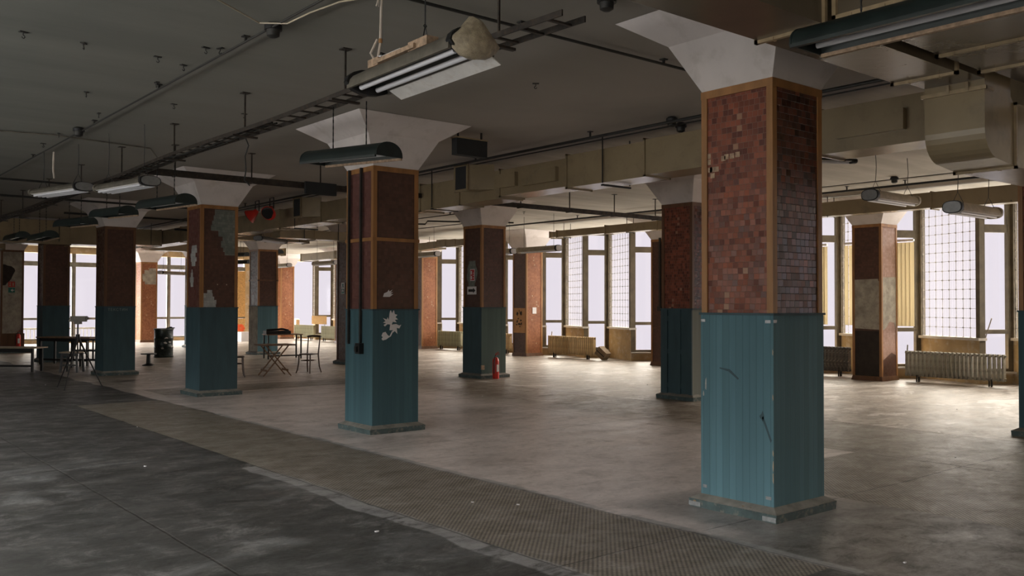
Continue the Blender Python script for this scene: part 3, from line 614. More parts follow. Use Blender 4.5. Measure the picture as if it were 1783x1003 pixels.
MB().box(-.012, 0, -.30, .27, -.40, .40).build('board', M['poster'], ps)
rp = random.Random(11); m = MB()
for c in ((-.09, .22, .07, .09), (.09, .22, .07, .09), (0, .30, .03, .06), (-.1, -.03, .05, .05), (.08, 0, .06, .04), (0, -.12, .08, .05), (-.05, .06, .05, .04), (.1, -.1, .05, .05), (-.12, -.14, .04, .04), (.03, -.2, .05, .03)):
    m.prism(blotch(c[0], c[1], c[2], c[3], 9, .6, rp), (-.012, 0, 0), (0, -1, 0), (0, 0, 1), .002 + .0003 * len(m.v) / 18)
m.build('emblem', M['dark_patch'], ps)
nt_ = tag(MB().box(-.085, .085, -.006, 0, -.10, .10).build('notice', M['white'], None, loc=(12.826 + .0, 17.66, 1.47)), 'small white paper notice on orange side of poster column', 'notice')
# exit signs on the leftmost column
s4 = thing('exit_sign', 'red sign above green arrow sign on plastered leftmost column', 'sign', (-.02, 29.662, 2.31))
MB().box(-.10, .10, -.006, 0, -.09, .09).build('red_plate', M['sign_red'], s4)
for q in ((-.07, -.02, -.06, 0), (-.07, -.02, .02, .06), (.02, .07, -.06, .06)): MB().box(q[0], q[1], -.008, -.006, q[2], q[3]).build('symbol', M['lip_rust'], s4)
MB().box(-.10, .10, -.006, 0, -.28, -.11).build('green_plate', M['sign_green'], s4)
MB().prism([(-.03, -.20), (.03, -.25), (.03, -.15)], (.0, -.006, 0), (1, 0, 0), (0, 0, 1), .002).box(.02, .08, -.008, -.006, -.21, -.19).build('arrow', M['white'], s4)

# ------------------------------------------------------------------ ducts
def lip_x(t, x, y0, y1, z0, z1, w_=.03, o=.022, nm='flange', mat='duct_lip'):
    m = MB(); m.box(x - w_ / 2, x + w_ / 2, y0 - o, y0 + .004, z0 - o, z1 + o).box(x - w_ / 2, x + w_ / 2, y1 - .004, y1 + o, z0 - o, z1 + o)
    m.box(x - w_ / 2, x + w_ / 2, y0 - o, y1 + o, z0 - o, z0 + .004).box(x - w_ / 2, x + w_ / 2, y0 - o, y1 + o, z1 - .004, z1 + o)
    n_ = max(2, int((y1 - y0) / .18))
    for i in range(n_):
        yy = y0 + (y1 - y0) * (i + .5) / n_; m.box(x - w_ / 2 - .006, x + w_ / 2 + .006, yy - .008, yy + .008, z0 - o - .004, z0 - .006)
    return m.build(nm, M[mat], t)
def lip_y(t, y, x0, x1, z0, z1, w_=.03, o=.022, mat='duct_lip'):
    m = MB(); m.box(x0 - o, x0 + .004, y - w_ / 2, y + w_ / 2, z0 - o, z1 + o).box(x1 - .004, x1 + o, y - w_ / 2, y + w_ / 2, z0 - o, z1 + o)
    m.box(x0 - o, x1 + o, y - w_ / 2, y + w_ / 2, z0 - o, z0 + .004).box(x0 - o, x1 + o, y - w_ / 2, y + w_ / 2, z1 - .004, z1 + o)
    return m.build('flange', M[mat], t)

# overhead duct beside the nearest capital, turning down and away
d1 = thing('air_duct', 'large beige duct overhead beside the nearest column capital, turning down', 'duct', (0, 0, 0))
ZB = 3.40; ya, yb = -1.42, -.95
m = MB().box(-3.6, .40, ya, yb, ZB, 3.98); m.build('duct_section', M['duct_brown'], d1, bevel=.006)
MB().box(.40, .88, ya, yb, ZB + .03, 3.95).build('duct_section', M['duct_brown'], d1, bevel=.006)
for x in (-2.9, -1.385, .385): lip_x(d1, x, ya, yb, ZB, 3.98)
# elbow: side profile in XZ swept along Y
prof = [(.88, 3.95), (.88, 3.05)] + [(.88 + .24 * (1 - math.cos(t)), 3.05 - .22 * math.sin(t)) for t in [i * math.pi / 16 for i in range(1, 9)]] + [(1.42, 2.80), (1.42, 3.30), (1.36, 3.36), (1.34, 3.95)]
eb = MB(); n_ = len(prof)
vs_ = [(x, yb + .0, z) for x, z in prof] + [(x, ya, z) for x, z in prof]
eb.add(vs_, [tuple(range(n_)), tuple(range(n_, 2 * n_))[::-1]] + [(i, i + n_, (i + 1) % n_ + n_, (i + 1) % n_) for i in range(n_)])
eb.build('duct_elbow', M['duct'], d1)
mb_ = MB().box(.855, .88, ya - .02, yb + .02, 3.345, 3.375)
for yy in (-1.3, -1.15): mb_.box(.848, .86, yy - .01, yy + .01, 3.35, 3.42)
mb_.box(.86, 1.0, ya - .02, ya, 3.345, 3.37).build('flange', M['duct_lip'], d1)
lip_x(d1, 1.43, ya, yb, 2.80, 3.30, .025, .02)
MB().box(1.44, 9.0, ya - .0, yb, 2.80, 3.32).build('duct_section', M['duct'], d1, bevel=.006)
lip_x(d1, 3.2, ya, yb, 2.80, 3.32)

d1b = thing('air_duct', 'wide beige duct above the nearest green lamp at top right', 'duct', (0, 0, 0))
MB().box(-1.36, .62, -2.75, -1.50, 3.43, 3.98).build('duct_section', M['duct_brown'], d1b, bevel=.006)
MB().box(.64, 2.70, -2.75, -1.50, 3.46, 3.98).build('duct_section', M['duct_brown'], d1b, bevel=.006)
for x in (-.04, .63): lip_x(d1b, x, -2.75, -1.50, 3.43, 3.98)
lip_x(d1b, -1.37, -2.75, -1.50, 3.43, 3.98)

# long duct running down the hall between the first and second column rows
d2 = thing('air_duct', 'long beige duct with side outlets running behind the second column', 'duct', (0, 0, 0))
xa, xb = 2.75, 3.25
secs = [(-3.0, 1.15, 3.36, 3.86), (1.15, 2.3, 3.42, 3.88), (2.3, 3.78, 3.42, 3.90), (3.78, 5.32, 3.40, 3.88), (5.32, 6.9, 3.42, 3.84), (6.9, 8.0, 3.38, 3.84), (8.0, 9.2, 3.36, 3.82), (9.2, 11.2, 3.40, 3.86), (11.2, 13.0, 3.44, 3.84), (13.0, 15.0, 3.42, 3.84), (15.0, 18.0, 3.44, 3.86), (18.0, 21.5, 3.44, 3.86), (21.5, 25, 3.44, 3.86), (25, 30, 3.44, 3.86)]
for (a, b, za, zb) in secs:
    MB().box(xa, xb, a + .012, b - .012, za, zb).build('duct_section', M['duct'], d2, bevel=.004); lip_y(d2, b, xa, xb, za, zb, .028, .02, 'duct')
for y in (4.55, 8.8, 14.2):
    m = MB().bar((xa - .03, y, 3.39), (xa - .03, y, CH), .014, .014).bar((xb + .03, y, 3.39), (xb + .03, y, CH), .014, .014).box(xa - .04, xb + .04, y - .02, y + .02, 3.35, 3.375); m.build('hanger', M['black_pipe'], d2)
for (y0, y1, z0, z1) in ((5.5, 6.3, 3.52, 3.73), (6.45, 6.85, 3.54, 3.76), (.15, .92, 3.50, 3.72)):
    MB().box(xa - .07, xa, y0, y1, z0, z1).build('side_outlet', M['duct'], d2, bevel=.006)
# flared outlet with dark mouth
for y in (7.05, 13.0):
    m = MB(); p = [(2.42, y + .28), (2.42, y + .62), (2.75, y + .40), (2.75, y)]
    m.add([(a, b, z) for z in (3.54, 3.95) for a, b in p], [(3, 2, 1, 0), (4, 5, 6, 7), (1, 2, 6, 5), (2, 3, 7, 6), (3, 0, 4, 7)]); m.add([(2.42, y + .28, 3.54), (2.42, y + .62, 3.54), (2.42, y + .62, 3.95), (2.42, y + .28, 3.95)], [(0, 1, 2, 3)])
    m.build('flared_outlet', M['duct'], d2)
    MB().box(2.40, 2.425, y + .26, y + .30, 3.52, 3.97).box(2.40, 2.425, y + .60, y + .64, 3.52, 3.97).box(2.40, 2.425, y + .28, y + .62, 3.52, 3.56).box(2.40, 2.425, y + .28, y + .62, 3.93, 3.97).build('outlet_frame', M['duct'], d2)
    MB().box(2.405, 2.418, y + .30, y + .60, 3.56, 3.93).build('mouth_shade', M['duct_dark'], d2)  # flat dark sheet painting the shade inside the open outlet

# slim duct along the windows
def slim(label, segs, x0, x1, hang):
    t = thing('window_duct', label, 'duct', (0, 0, 0))
    for a, b, za, zb in segs:
        MB().box(x0, x1, a + .01, b - .01, za, zb).build('duct_section', M['duct'], t, bevel=.004); lip_y(t, b, x0, x1, za, zb, .03, .018, 'duct')
    for y in hang:
        MB().bar((x0 + .02, y, 3.6), (x0 + .02, y, CH), .012, .012).bar((x1 - .02, y, 3.6), (x1 - .02, y, CH), .012, .012).box(x0, x1, y - .015, y + .015, 3.62, 3.64).build('hanger', M['black_pipe'], t)
    return t
slim('slim beige duct hanging in front of the glass block windows', [(-3, 2.1, 3.58, 3.94), (2.1, 4.1, 3.60, 3.93), (4.1, 6.9, 3.62, 3.93), (6.9, 11.3, 3.63, 3.90), (11.3, 13.2, 3.64, 3.86), (13.2, 15.2, 3.65, 3.84), (15.2, 15.5, 3.66, 3.82)], 11.55, 11.85, (2.6, 6.4, 12.4, 14.9))
slim('short ochre duct near ceiling by the far corner windows', [(21, 24.5, 3.56, 3.80), (24.5, 28, 3.52, 3.80), (28, 31, 3.50, 3.80)], 11.2, 11.7, (22, 27))
dk = thing('window_duct', 'ragged tan duct stub left of the fire sign column', 'duct', (0, 0, 0))
for i in range(7): MB().box(10.9, 11.2, 17.2 + i * .55, 17.7 + i * .55, 3.55 + .02 * (i % 2), 3.78 + .02 * (i % 3)).build('duct_section', M['duct'], dk)

# cross ducts further down the hall
def xduct(label, y0, y1, segs, mat='duct'):
    t = thing('cross_duct', label, 'duct', (0, 0, 0))
    for a, b, za, zb in segs:
        MB().box(a + .01, b - .01, y0, y1, za, zb).build('duct_section', M[mat], t, bevel=.004); lip_x(t, b, y0, y1, za, zb, .03, .02, mat=mat)
    for x in [sg[1] - .3 for sg in segs]: MB().bar((x, y0 - .02, za), (x, y0 - .02, CH), .014, .014).build('hanger', M['black_pipe'], t)
    return t
xduct('dark wide duct crossing the hall behind the fourth and fifth columns', 23.0, 23.7, [(-6.5, -2.4, 3.32, 3.98), (-2.4, .2, 3.32, 3.98), (.2, 1.9, 3.34, 3.98), (1.9, 2.7, 3.40, 3.86)])
xduct('dark duct block above the plastered leftmost column', 24.6, 25.4, [(-6.5, -1.15, 3.22, 3.9)])
for (lb, y, x0, x1, z0, z1) in (('small duct box crossing behind the red horns', 19.2, 3.3, 5.6, 3.42, 3.72), ('pale duct run under the far ceiling beside far column', 28.9, 4.2, 9.5, 3.60, 3.86), ('low duct piece near the red horns', 16.2, 3.30, 5.2, 3.30, 3.52)):
    xduct(lb, y, y + .4, [(x0, (x0 + x1) / 2, z0, z1), ((x0 + x1) / 2, x1, z0, z1)])

bx = thing('ceiling_box', 'dark rectangular grille box near ceiling right of the second column', 'box', (1.05, 5.45, 3.80)); 
MB().box(-.26, .26, -.06, .06, -.10, .13).build('casing', M['duct_dark'], bx, bevel=.006); MB().box(-.27, .27, -.07, .07, .125, .14).build('top_edge', M['duct_lip'], bx)
MB().bar((-.2, 0, .13), (-.2, 0, .246), .02, .02).bar((.2, 0, .13), (.2, 0, .246), .02, .02).build('bracket', M['black_pipe'], bx)

# ------------------------------------------------------------------ cable trays
def tray(label, a, b, z, wd, sag=0, rung=.30, rail_h=.042, nh=6, axis='y', at_=0.):
    t = thing('cable_tray', label, 'cable tray', (0, 0, 0)); n = max(2, int(abs(b - a) / .5))
    P_ = lambda s, off, dz=0: ((at_ + off, s, z + dz + sag * math.sin(s * 1.1) ) if axis == 'y' else (s, at_ + off, z + dz + sag * math.sin(s * 1.1)))
    for sd in (-1, 1):
        m = MB()
        for i in range(n): m.bar(P_(a + (b - a) * i / n, sd * wd / 2), P_(a + (b - a) * (i + 1) / n, sd * wd / 2), .012, rail_h)
        m.build('side_rail', M['tray'], t)
    k = int(abs(b - a) / rung); r = None
    for i in range(min(k, 95)):
        s = a + (b - a) * (i + .5) / k; m = MB().bar(P_(s, -wd / 2, -.015), P_(s, wd / 2, -.015), .028, .014); m.build('rung', M['tray'], t)
    for i in range(nh):
        s = a + (b - a) * (i + .35) / nh; x, y, zz = P_(s, 0)
        MB().bar((x, y, zz + .02), (x, y, CH), .016, .016).box(x - .045, x + .045, y - .045, y + .045, CH - .01, CH - .001).box(*( (x - wd * .7, x + wd * .7, y - .02, y + .02) if axis == 'y' else (x - .02, x + .02, y - wd * .7, y + wd * .7)), zz - .05, zz - .03).build('hanger', M['tray'], t)
    return t
ty = tray('long rusty cable ladder crossing the dark ceiling diagonally', -.1, 20.5, 3.60, .21, sag=.014, at_=-2.24, nh=9, rung=.28)
m = MB()
for q in range(3):
    pts = [(-2.24 + .05 * (q - 1) + .02 * math.sin(i * 1.7 + q), 4.6 + i * .5, 3.60 + .012 * math.sin(i + q)) for i in range(31)]; m.tube(pts, .011, 6)
tag(m.build('tray_cables', M['black_pipe']), 'black cables lying along the long rusty cable ladder', 'cable')
tray('dark cable channel crossing in front of third column capital', -2.1, 2.70, 3.62, .12, at_=9.15, axis='x', rail_h=.085, nh=4, rung=.2)
tray('dark cable tray running toward the windows above the fire sign column', 3.3, 9.9, 3.62, .14, at_=9.15, axis='x', rail_h=.075, nh=5, rung=.25)
jb = thing('junction_box', 'dark long box mounted on the cable channel', 'box', (.66, 9.03, 3.57)); MB().box(-.28, .28, -.03, .03, -.10, .10).build('casing', M['duct_dark'], jb, bevel=.004); MB().box(-.27, .27, -.034, -.03, -.09, -.08).build('seam', M['black_pipe'], jb)
jb2 = thing('lamp_hood', 'small dark hood at the window end of the cable tray', 'lamp', (10.3, 9.1, 3.45)); MB().tube([(-.35, 0, -.02), (0, 0, .02), (.35, 0, 0)], [.06, .10, .07], 10).build('hood', M['green_lamp'], jb2, smooth=True); MB().bar((0, 0, .05), (0, 0, .598), .02, .02).build('rod', M['black'], jb2)

# ------------------------------------------------------------------ ceiling pipes, detectors, hooks
def pipe(label, pts, r, mat='black_pipe', clips=(), n=8, name='ceiling_pipe', cat='pipe'):
    t = thing(name, label, cat, (0, 0, 0)); MB().tube(pts, r, n).build('pipe_run', M[mat], t, smooth=True)
    for p in clips: MB().bar((p[0], p[1], p[2]), (p[0], p[1], CH), .02, .02).box(p[0] - .03, p[0] + .03, p[1] - .03, p[1] + .03, CH - .01, CH).build('clip', M[mat], t)
    return t
pipe('thin dark conduit running along the upper left ceiling', [(-3.12, 1.0, 4.0), (-3.12, 14.5, 4.0)], .010, clips=[(-3.12, y, 4.0) for y in (3.2, 5.5, 8.0, 11.5)])
pipe('black pipe along the ceiling in front of the long beige duct', [(2.33, -3, 3.96), (2.33, 32, 3.96)], .020, clips=[(2.33, y, 3.97) for y in (1.2, 4.4, 7.0, 9.6, 12.5, 16)])
pipe('thinner pipe just behind the black ceiling pipe', [(2.62, -3, 3.98), (2.62, 31, 3.98)], .009)
pipe('dark pipe crossing the ceiling toward the nearest capital', [(-5.4, 1.32, 4.0), (2.3, 1.32, 4.0)], .014, clips=[(-1.5, 1.32, 4.0), (.3, 1.32, 4.0)])
pipe('dark sprinkler pipe near the right window lamps', [(10.3, -3, 3.96), (10.3, 16.5, 3.96)], .022, clips=[(10.3, y, 3.97) for y in (2.6, 4.0, 5.2, 10, 13)])
pipe('thin conduit above the right window lamps', [(9.7, -3, 4.0), (9.7, 8.0, 4.0)], .008)
pipe('conduit crossing the far ceiling behind the third column', [(-6, 16.2, 3.86), (2.2, 16.2, 3.86)], .022, clips=[(-3.5, 16.2, 3.86), (.8, 16.2, 3.86)])
pipe('dark pipe crossing the ceiling left of the fourth column', [(-6, 13.6, 3.88), (-1.4, 13.6, 3.88)], .020)
pipe('second pipe crossing the hall between third and fourth columns', [(-1, 18.6, 3.80), (2.2, 18.6, 3.80)], .025, clips=[(.6, 18.6, 3.8)])
pipe('blue black pipe crossing under the ceiling by the red horns', [(2.4, 21, 3.75), (4.6, 21, 3.70)], .03)
pipe('stepped black pipe under the ceiling left of the fire sign column', [(4.8, 15.6, 3.78), (6.0, 14.9, 3.78), (6.05, 14.87, 3.70), (6.5, 14.6, 3.70), (6.55, 14.57, 3.78), (8.5, 13.5, 3.78)], .02)
for i, (x, y) in enumerate(((4.9, 17), (7.2, 19.5), (9.0, 24))): pipe(('thin ceiling conduit among the far lamps', 'thin conduit over the bright far bay', 'thinnest conduit near the far right ceiling')[i], [(x, y - 8, 3.98), (x, y + 8, 3.98)], .012, clips=[(x, y + q, 3.98) for q in (-5, -1, 3)])
pipe('grey cable strung across the upper left ceiling', [(-6.5, 9.7, 4.02), (-3.9, 9.5, 4.03), (-3.3, 9.35, 4.03), (-1.9, 9.6, 4.03), (-1.75, 9.7, 3.9), (-1.85, 9.7, 3.7)], .010, 'lamp_body', name='ceiling_cable', cat='cable')
pipe('looping pale cable at the top near the smoke detector', [(-4.4, 2.0, 4.03), (-3.8, 2.3, 4.03), (-3.55, 2.45, 4.02), (-3.25, 2.62, 4.0), (-3.08, 2.45, 3.99), (-3.05, 2.1, 4.0), (-2.98, 1.75, 4.01), (-2.8, 1.45, 4.02), (-3.0, 1.2, 4.02)], .007, 'lamp_cream', name='ceiling_cable', cat='cable')
pipe('wavy loose cable hanging down from the cable ladder', [(-2.12, 5.55, 3.60), (-2.10, 5.5, 3.5), (-2.12, 5.55, 3.38), (-2.06, 5.66, 3.24), (-2.08, 5.66, 3.12), (-2.05, 5.58, 3.05)], .008, name='ceiling_cable', cat='cable')
def detector(label, x, y, z=4.0, r=.075, group=None):
    t = thing('smoke_detector', label, 'smoke detector', (x, y, z), group=group)
    MB().lathe([(r * .6, .05), (r, .03), (r, -.01)], 16).build('base', M['black'], t, smooth=True); MB().lathe([(r * .75, -.01), (r * .7, -.06), (r * .35, -.075)], 16).build('sensor', M['black_pipe'], t, smooth=True)
for lb, x, y, z in (('large dark detector on conduit at top left ceiling', -3.09, 2.70, 4.0), ('round dark detector cut off by the top edge left of the nearest capital', -1.42, .40, 4.0), ('dark detector above left hanging tube lamp', -3.15, 8.64, 4.0), ('dark detector on the black pipe near centre right ceiling', 2.45, 3.05, 4.0), ('dark detector hanging on thinner pipe near centre right', 2.78, 3.18, 3.99),
                    ('detector on pipe over right window lamps', 9.7, 3.9, 4.0), ('detector on pipe in far bright bay', 8.1, 19.5, 4.0)): detector(lb, x, y, z)
hk = thing('ceiling_hook', 'small dark hook screwed into the upper left ceiling', 'hook', (0, 0, CH), group='ceiling hooks on the upper left'); 
MB().box(-.035, .035, -.018, .018, -.008, 0).build('plate', M['black_pipe'], hk); MB().tube([(0, 0, -.005), (0, 0, -.03), (.010, 0, -.036), (.015, 0, -.047), (.007, 0, -.058), (-.007, 0, -.056), (-.012, 0, -.046)], .005, 6).build('hook', M['black_pipe'], hk, smooth=True)
hooks = [(-3.5, 4.38), (-4.17, 4.36), (-3.2, 4.53), (-3.15, 3.71), (-3.26, 3.78), (-3.17, 5.42), (-3.63, 6.39), (-2.66, 6.37), (-3.2, 7.5), (-1.79, 6.36), (-3.25, 9.28), (-3.23, 10.3), (-4.67, 4.33), (-3.1, 8.9), (-.02, 2.84), (-1.9, 2.9)]
hooks2 = [(8.2, 15.0), (8.6, 13.2), (7.0, 16.0), (9.6, 17.2), (10.1, 12.0), (6.9, 20.0), (8.9, 21.5), (10.3, 8.2)]
hk.location = (*hooks[0], CH)
hook_where = ['', 'beside the far upper left pair of hooks', 'just left of the conduit near the large detector', 'close to the large detector, right one of a pair', 'close to the large detector, left one of a pair', 'on the left of the conduit below the near pair', 'alone in the middle of the upper left ceiling', 'alone right of the conduit in mid ceiling', 'by the conduit halfway to the second detector', 'alone above the cable ladder', 'left of the conduit beyond the second detector', 'furthest along the conduit at the left edge', 'nearest the left edge of view', 'right beside the second detector', 'alone on the open ceiling right of the nearest lamp', 'hanging just behind the far end of the nearest lamp']
for (x, y), wh in list(zip(hooks, hook_where))[1:]: dup(hk, 'small dark ceiling hook ' + wh, (x, y, CH), random.random() * 3)
hk['label'] = 'small dark ceiling hook left of the conduit in the upper left row'
for x, y in hooks2: dup(hk, 'small dark hook in the pale ceiling of the far window bays', (x, y, CH), random.random() * 3, group='ceiling hooks in the far bays')

# ------------------------------------------------------------------ lamps
def hood(label, cx, cy, z, rz=0, L=1.25, wd=.30, chain=None, tilt=0, tubes=2, group=None, big=False, name='hanging_lamp'):
    """dark green reflector hood; long axis local Y; z = lower rim"""
    t = thing(name, label, 'lamp', (cx, cy, z), rz, group)
    hh = .13; n = 7
    if chain is None: chain = CH - z - hh
    arc = [(-wd / 2 * math.cos(a) , hh * math.sin(a) ** .8 if math.sin(a) > 0 else 0) for a in [math.pi * i / (2 * n) for i in range(2 * n + 1)]]
    arc = [(x, z_ * 1.0) for x, z_ in arc]
    m = MB(); N = len(arc); th = .006
    tz = lambda y: y / L * tilt
    vs_ = [(x, y, zz + tz(y)) for y in (-L / 2, L / 2) for x, zz in arc] + [(x * .96, y, zz * .95 - .002 + tz(y)) for y in (-L / 2, L / 2) for x, zz in arc]
    fs = []
    for i in range(N - 1): fs += [(i, i + 1, N + i + 1, N + i), (2 * N + i + 1, 2 * N + i, 3 * N + i, 3 * N + i + 1)]
    fs += [(0, N, 3 * N, 2 * N), (N - 1, 3 * N - 1, 4 * N - 1, 2 * N - 1)]
    m.add(vs_, fs); m.build('hood', M['green_lamp'], t, smooth=True)
    for sy in (-1, 1):
        y = sy * L / 2; e = MB(); pts = [(x * 1.02, zz * 1.02 + tz(y)) for x, zz in arc]; e.prism(pts, (0, y + sy * .001, 0), (1, 0, 0), (0, 0, 1), -.012 * sy); e.build('end_cap', M['green_lamp'], t)
    MB().box(-.035, .035, -L / 2 + .02, L / 2 - .02, .06, .10).build('ballast', M['lamp_body'], t)
    for sx in (-1, 1):
        lp = MB(); lp.bar((sx * wd / 2, -L / 2, -.006 + tz(-L / 2)), (sx * wd / 2, L / 2, -.006 + tz(L / 2)), .018 if not big else .03, .022); lp.build('rim', M['lip_rust'] if sx > 0 else M['green_lamp'], t)
    for i in range(tubes):
        x = (i - (tubes - 1) / 2) * wd * .38; MB().tube([(x, -L / 2 + .03, .035 + tz(-L / 2)), (x, L / 2 - .03, .035 + tz(L / 2))], .017 if not big else .019, 10).build('tube', M['tube'], t, smooth=True)
    for sy in (-.22, .22):
        y = sy * L; c = MB(); zz = hh + tz(y); k = max(4, int(chain / .03))
        for q in range(k):
            za, zb = zz + chain * q / k, zz + chain * (q + 1) / k; c.bar((0, y, za), (0, y, zb + .004), .012 if q % 2 else .004, .004 if q % 2 else .012, upv=(1, 0, 0))
        c.build('chain', M['black'], t)
    return t
TRX = -2.22
h1 = hood('small green reflector lamp hanging before the second column capital', -2.16, 3.05, 3.02, R_(8), L=1.15, chain=.40, tilt=.05)
hood('green reflector lamp hanging before the fourth column capital', TRX, 10.35, 3.04, R_(4), 1.25, chain=.38, tilt=.04)
hood('green reflector lamp left of the fourth column, glinting tubes', TRX, 12.6, 3.04, R_(6), 1.25, chain=.38, tilt=.03)
hood('dark green reflector lamp just under the left grey tube lamp by third column', TRX, 7.95, 2.99, R_(5), 1.25, chain=.43, tilt=.02)
hood('green reflector lamp with crossed wires before the fifth column', TRX, 15.0, 2.93, R_(0), 1.25, chain=.49, tubes=1)
hood('furthest dark reflector lamp at the left under the cable ladder', TRX, 17.4, 3.06, R_(0), 1.25, chain=.365, tubes=1)
hood('big nearest green reflector lamp at the top right corner', -1.57, -2.05, 3.20, 0, L=1.25, wd=.33, chain=.10, big=True)

def oval(label, cx, cy, z, rz=0, L=1.3, top=None, lens='lens', body='lamp_body', tubes=2, group=None, wd=.26, hh=.13, v=True, tilt=0):
    """oval-ended sealed tube lamp, long axis local Y"""
    t = thing('tube_lamp', label, 'lamp', (cx, cy, z), rz, group)
    top = CH - z - hh
    N = 18; ov = lambda k: [(k * wd / 2 * math.copysign(abs(math.cos(a)) ** .75, math.cos(a)), hh / 2 + k * hh / 2 * math.copysign(abs(math.sin(a)) ** .75, math.sin(a))) for a in [2 * math.pi * i / N for i in range(N)]]
    upper = [(-wd / 2 * math.cos(a), .05 + (hh - .05) * math.sin(a)) for a in [math.pi * i / 12 for i in range(13)]]
    m = MB(); m.prism([(-wd / 2, .03)] + upper + [(wd / 2, .03)], (0, -L / 2, 0), (1, 0, 0), (0, 0, 1), -L); m.build('housing', M[body], t, smooth=True)
    MB().box(-wd / 2 + .01, wd / 2 - .01, -L / 2 + .02, L / 2 - .02, .024, .03).build('reflector', M['white_paint'], t)
    for sy in (-1, 1):
        e = MB(); e.prism(ov(1.06), (0, sy * L / 2, 0), (1, 0, 0), (0, 0, 1), -sy * .05); e.build('end_rim', M['black'] if sy < 0 else M[body], t, smooth=True)
        e = MB(); e.prism(ov(.92), (0, sy * (L / 2 + .05), 0), (1, 0, 0), (0, 0, 1), -sy * .012); e.build('end_lens', M[lens], t)
    for i in range(tubes):
        x = (i - (tubes - 1) / 2) * wd * .75 / max(1, tubes - .6); MB().tube([(x, -L / 2 + .04, .008), (x, L / 2 - .04, .008)], .016, 8).build('tube', M['tube'], t, smooth=True)
    for sy in (-.40, .40):
        y = sy * L; c = MB(); zt = hh + top
        if v: c.tube([(-.08, y, hh * .85), (0, y, hh + .14), (.08, y, hh * .85)], .005, 5)
        c.tube([(0, y, hh + (.14 if v else 0)), (.01, y + .01, hh + top * .6), (0, y, zt)], .005, 5); c.build('hanging_wire', M['black'], t)
    return t
oval('grey four tube lamp hanging at far left under the ceiling', -2.93, 10.55, 3.34, R_(14), 1.30, top=.58, tubes=4, wd=.30)
oval('grey tube lamp beside the third column above a green hood', -2.62, 8.35, 3.22, R_(10), 1.25, tubes=4, wd=.28)
cw = MB(); cw.tube([(-2.95, 10.9, 4.03), (-2.96, 10.88, 3.75), (-2.94, 10.9, 3.62)], .016, 6); tag(cw.build('pale_cable', M['wire_white']), 'pale twisted cable dropping to the far left tube lamp', 'cable')

# nearest hanging double tube lamp, opened, with reflector strip and wrapped end
nl = thing('tube_lamp', 'nearest double tube lamp with plastic wrapped end and white strip', 'lamp', (-3.07, .55, 3.20), R_(-2))
L = 1.30; up_ = [(-.17 * math.cos(a), .03 + .10 * math.sin(a)) for a in [math.pi * i / 10 for i in range(11)]]
MB().prism([(-.17, .0)] + up_ + [(.17, .0), (.15, .0), (.13, .045), (-.13, .045), (-.15, 0)], (0, -L / 2, 0), (1, 0, 0), (0, 0, 1), -L).build('housing', M['lamp_body'], nl, smooth=True)
MB().box(-.13, .13, -L / 2 + .01, L / 2 - .01, .036, .045).build('reflector', M['green_lamp'], nl)
for x in (-.085, .045): MB().tube([(x, -L / 2 + .05, .008), (x, L / 2 - .06, .008)], .019, 12).build('tube', M['tube'], nl, smooth=True)
MB().prism([(.10, -.002), (.20, -.052), (.202, -.048), (.104, .004)], (0, -L / 2 - .03, 0), (1, 0, 0), (0, 0, 1), -1.20).build('white_strip', M['white_paint'], nl)
ec = [(.185 * math.cos(a) * (1.0 if math.sin(a) > 0 else .95), .045 + (.105 if math.sin(a) > 0 else .075) * math.sin(a)) for a in [2 * math.pi * i / 16 for i in range(16)]]
MB().prism(ec, (0, L / 2 - .03, 0), (1, 0, 0), (0, 0, 1), -.05).build('end_rim', M['black'], nl, smooth=True)
MB().prism([(x * .95, z_) for x, z_ in ec], (0, -L / 2 + .02, 0), (1, 0, 0), (0, 0, 1), .05).build('end_rim', M['black'], nl, smooth=True)
wr_ = MB(); rw = random.Random(2); n = 14; prof_ = [(.00, .60), (-.03, .92), (-.07, .95), (-.11, .70), (-.135, .3), (-.14, .05)]
vs_ = []
for (yy, sc_) in prof_:
    for i in range(n):
        a = 2 * math.pi * i / n; r_ = (.18 if abs(math.cos(a)) > .3 else .11) * sc_ * (1 + .18 * (rw.random() - .5)); peak = .07 * sc_ if 2.0 > a > 1.0 else 0
        vs_.append((r_ * math.cos(a) * .95, yy + .015 * (rw.random() - .5), .045 + (.105 * sc_ + peak) * math.sin(a) * (1 + .2 * (rw.random() - .5))))
fs = [(i * n + j, i * n + (j + 1) % n, (i + 1) * n + (j + 1) % n, (i + 1) * n + j) for i in range(len(prof_) - 1) for j in range(n)] + [tuple((len(prof_) - 1) * n + j for j in range(n))]
wr_.add([(x, y - L / 2 + .02, z_) for x, y, z_ in vs_], fs); wr_.build('plastic_wrap', M['wrap'], nl, smooth=True)
MB().box(-.09, .0, -.12, .42, .135, .165).box(-.07, .02, -.25, -.02, .13, .19).box(-.085, -.005, .36, .50, .125, .18).build('ballast', M['lip_rust'], nl, bevel=.008)
MB().box(-.06, -.01, .10, .34, .165, .185).box(-.05, .0, .38, .48, .18, .2).build('socket_block', M['white'], nl, bevel=.008)
for (ys, zt) in ((-.12, .85),):
    c = MB(); c.tube([(-.06, ys - .05, .12), (0, ys, .29), (.06, ys + .03, .12)], .005, 5); c.tube([(0, ys, .29), (0, ys, zt)], .005, 5); c.tube([(0, ys, .275), (.012, ys, .29), (0, ys, .305), (-.012, ys, .29), (0, ys, .275)], .004, 5); c.build('chain', M['black'], nl)
c = MB(); c.tube([(-.04, .44, .18), (-.03, .42, .30), (-.035, .40, .55), (-.03, .39, .66)], .009, 6); c.tube([(-.05, .46, .18), (-.09, .45, .22), (-.05, .43, .32)], .009, 6)
for q in range(4): c.tube([(-.03, .39, .64), (-.05 + .01 * q, .38, .70), (-.03 + .012 * q, .36 - .01 * q, .85)], .005, 5)
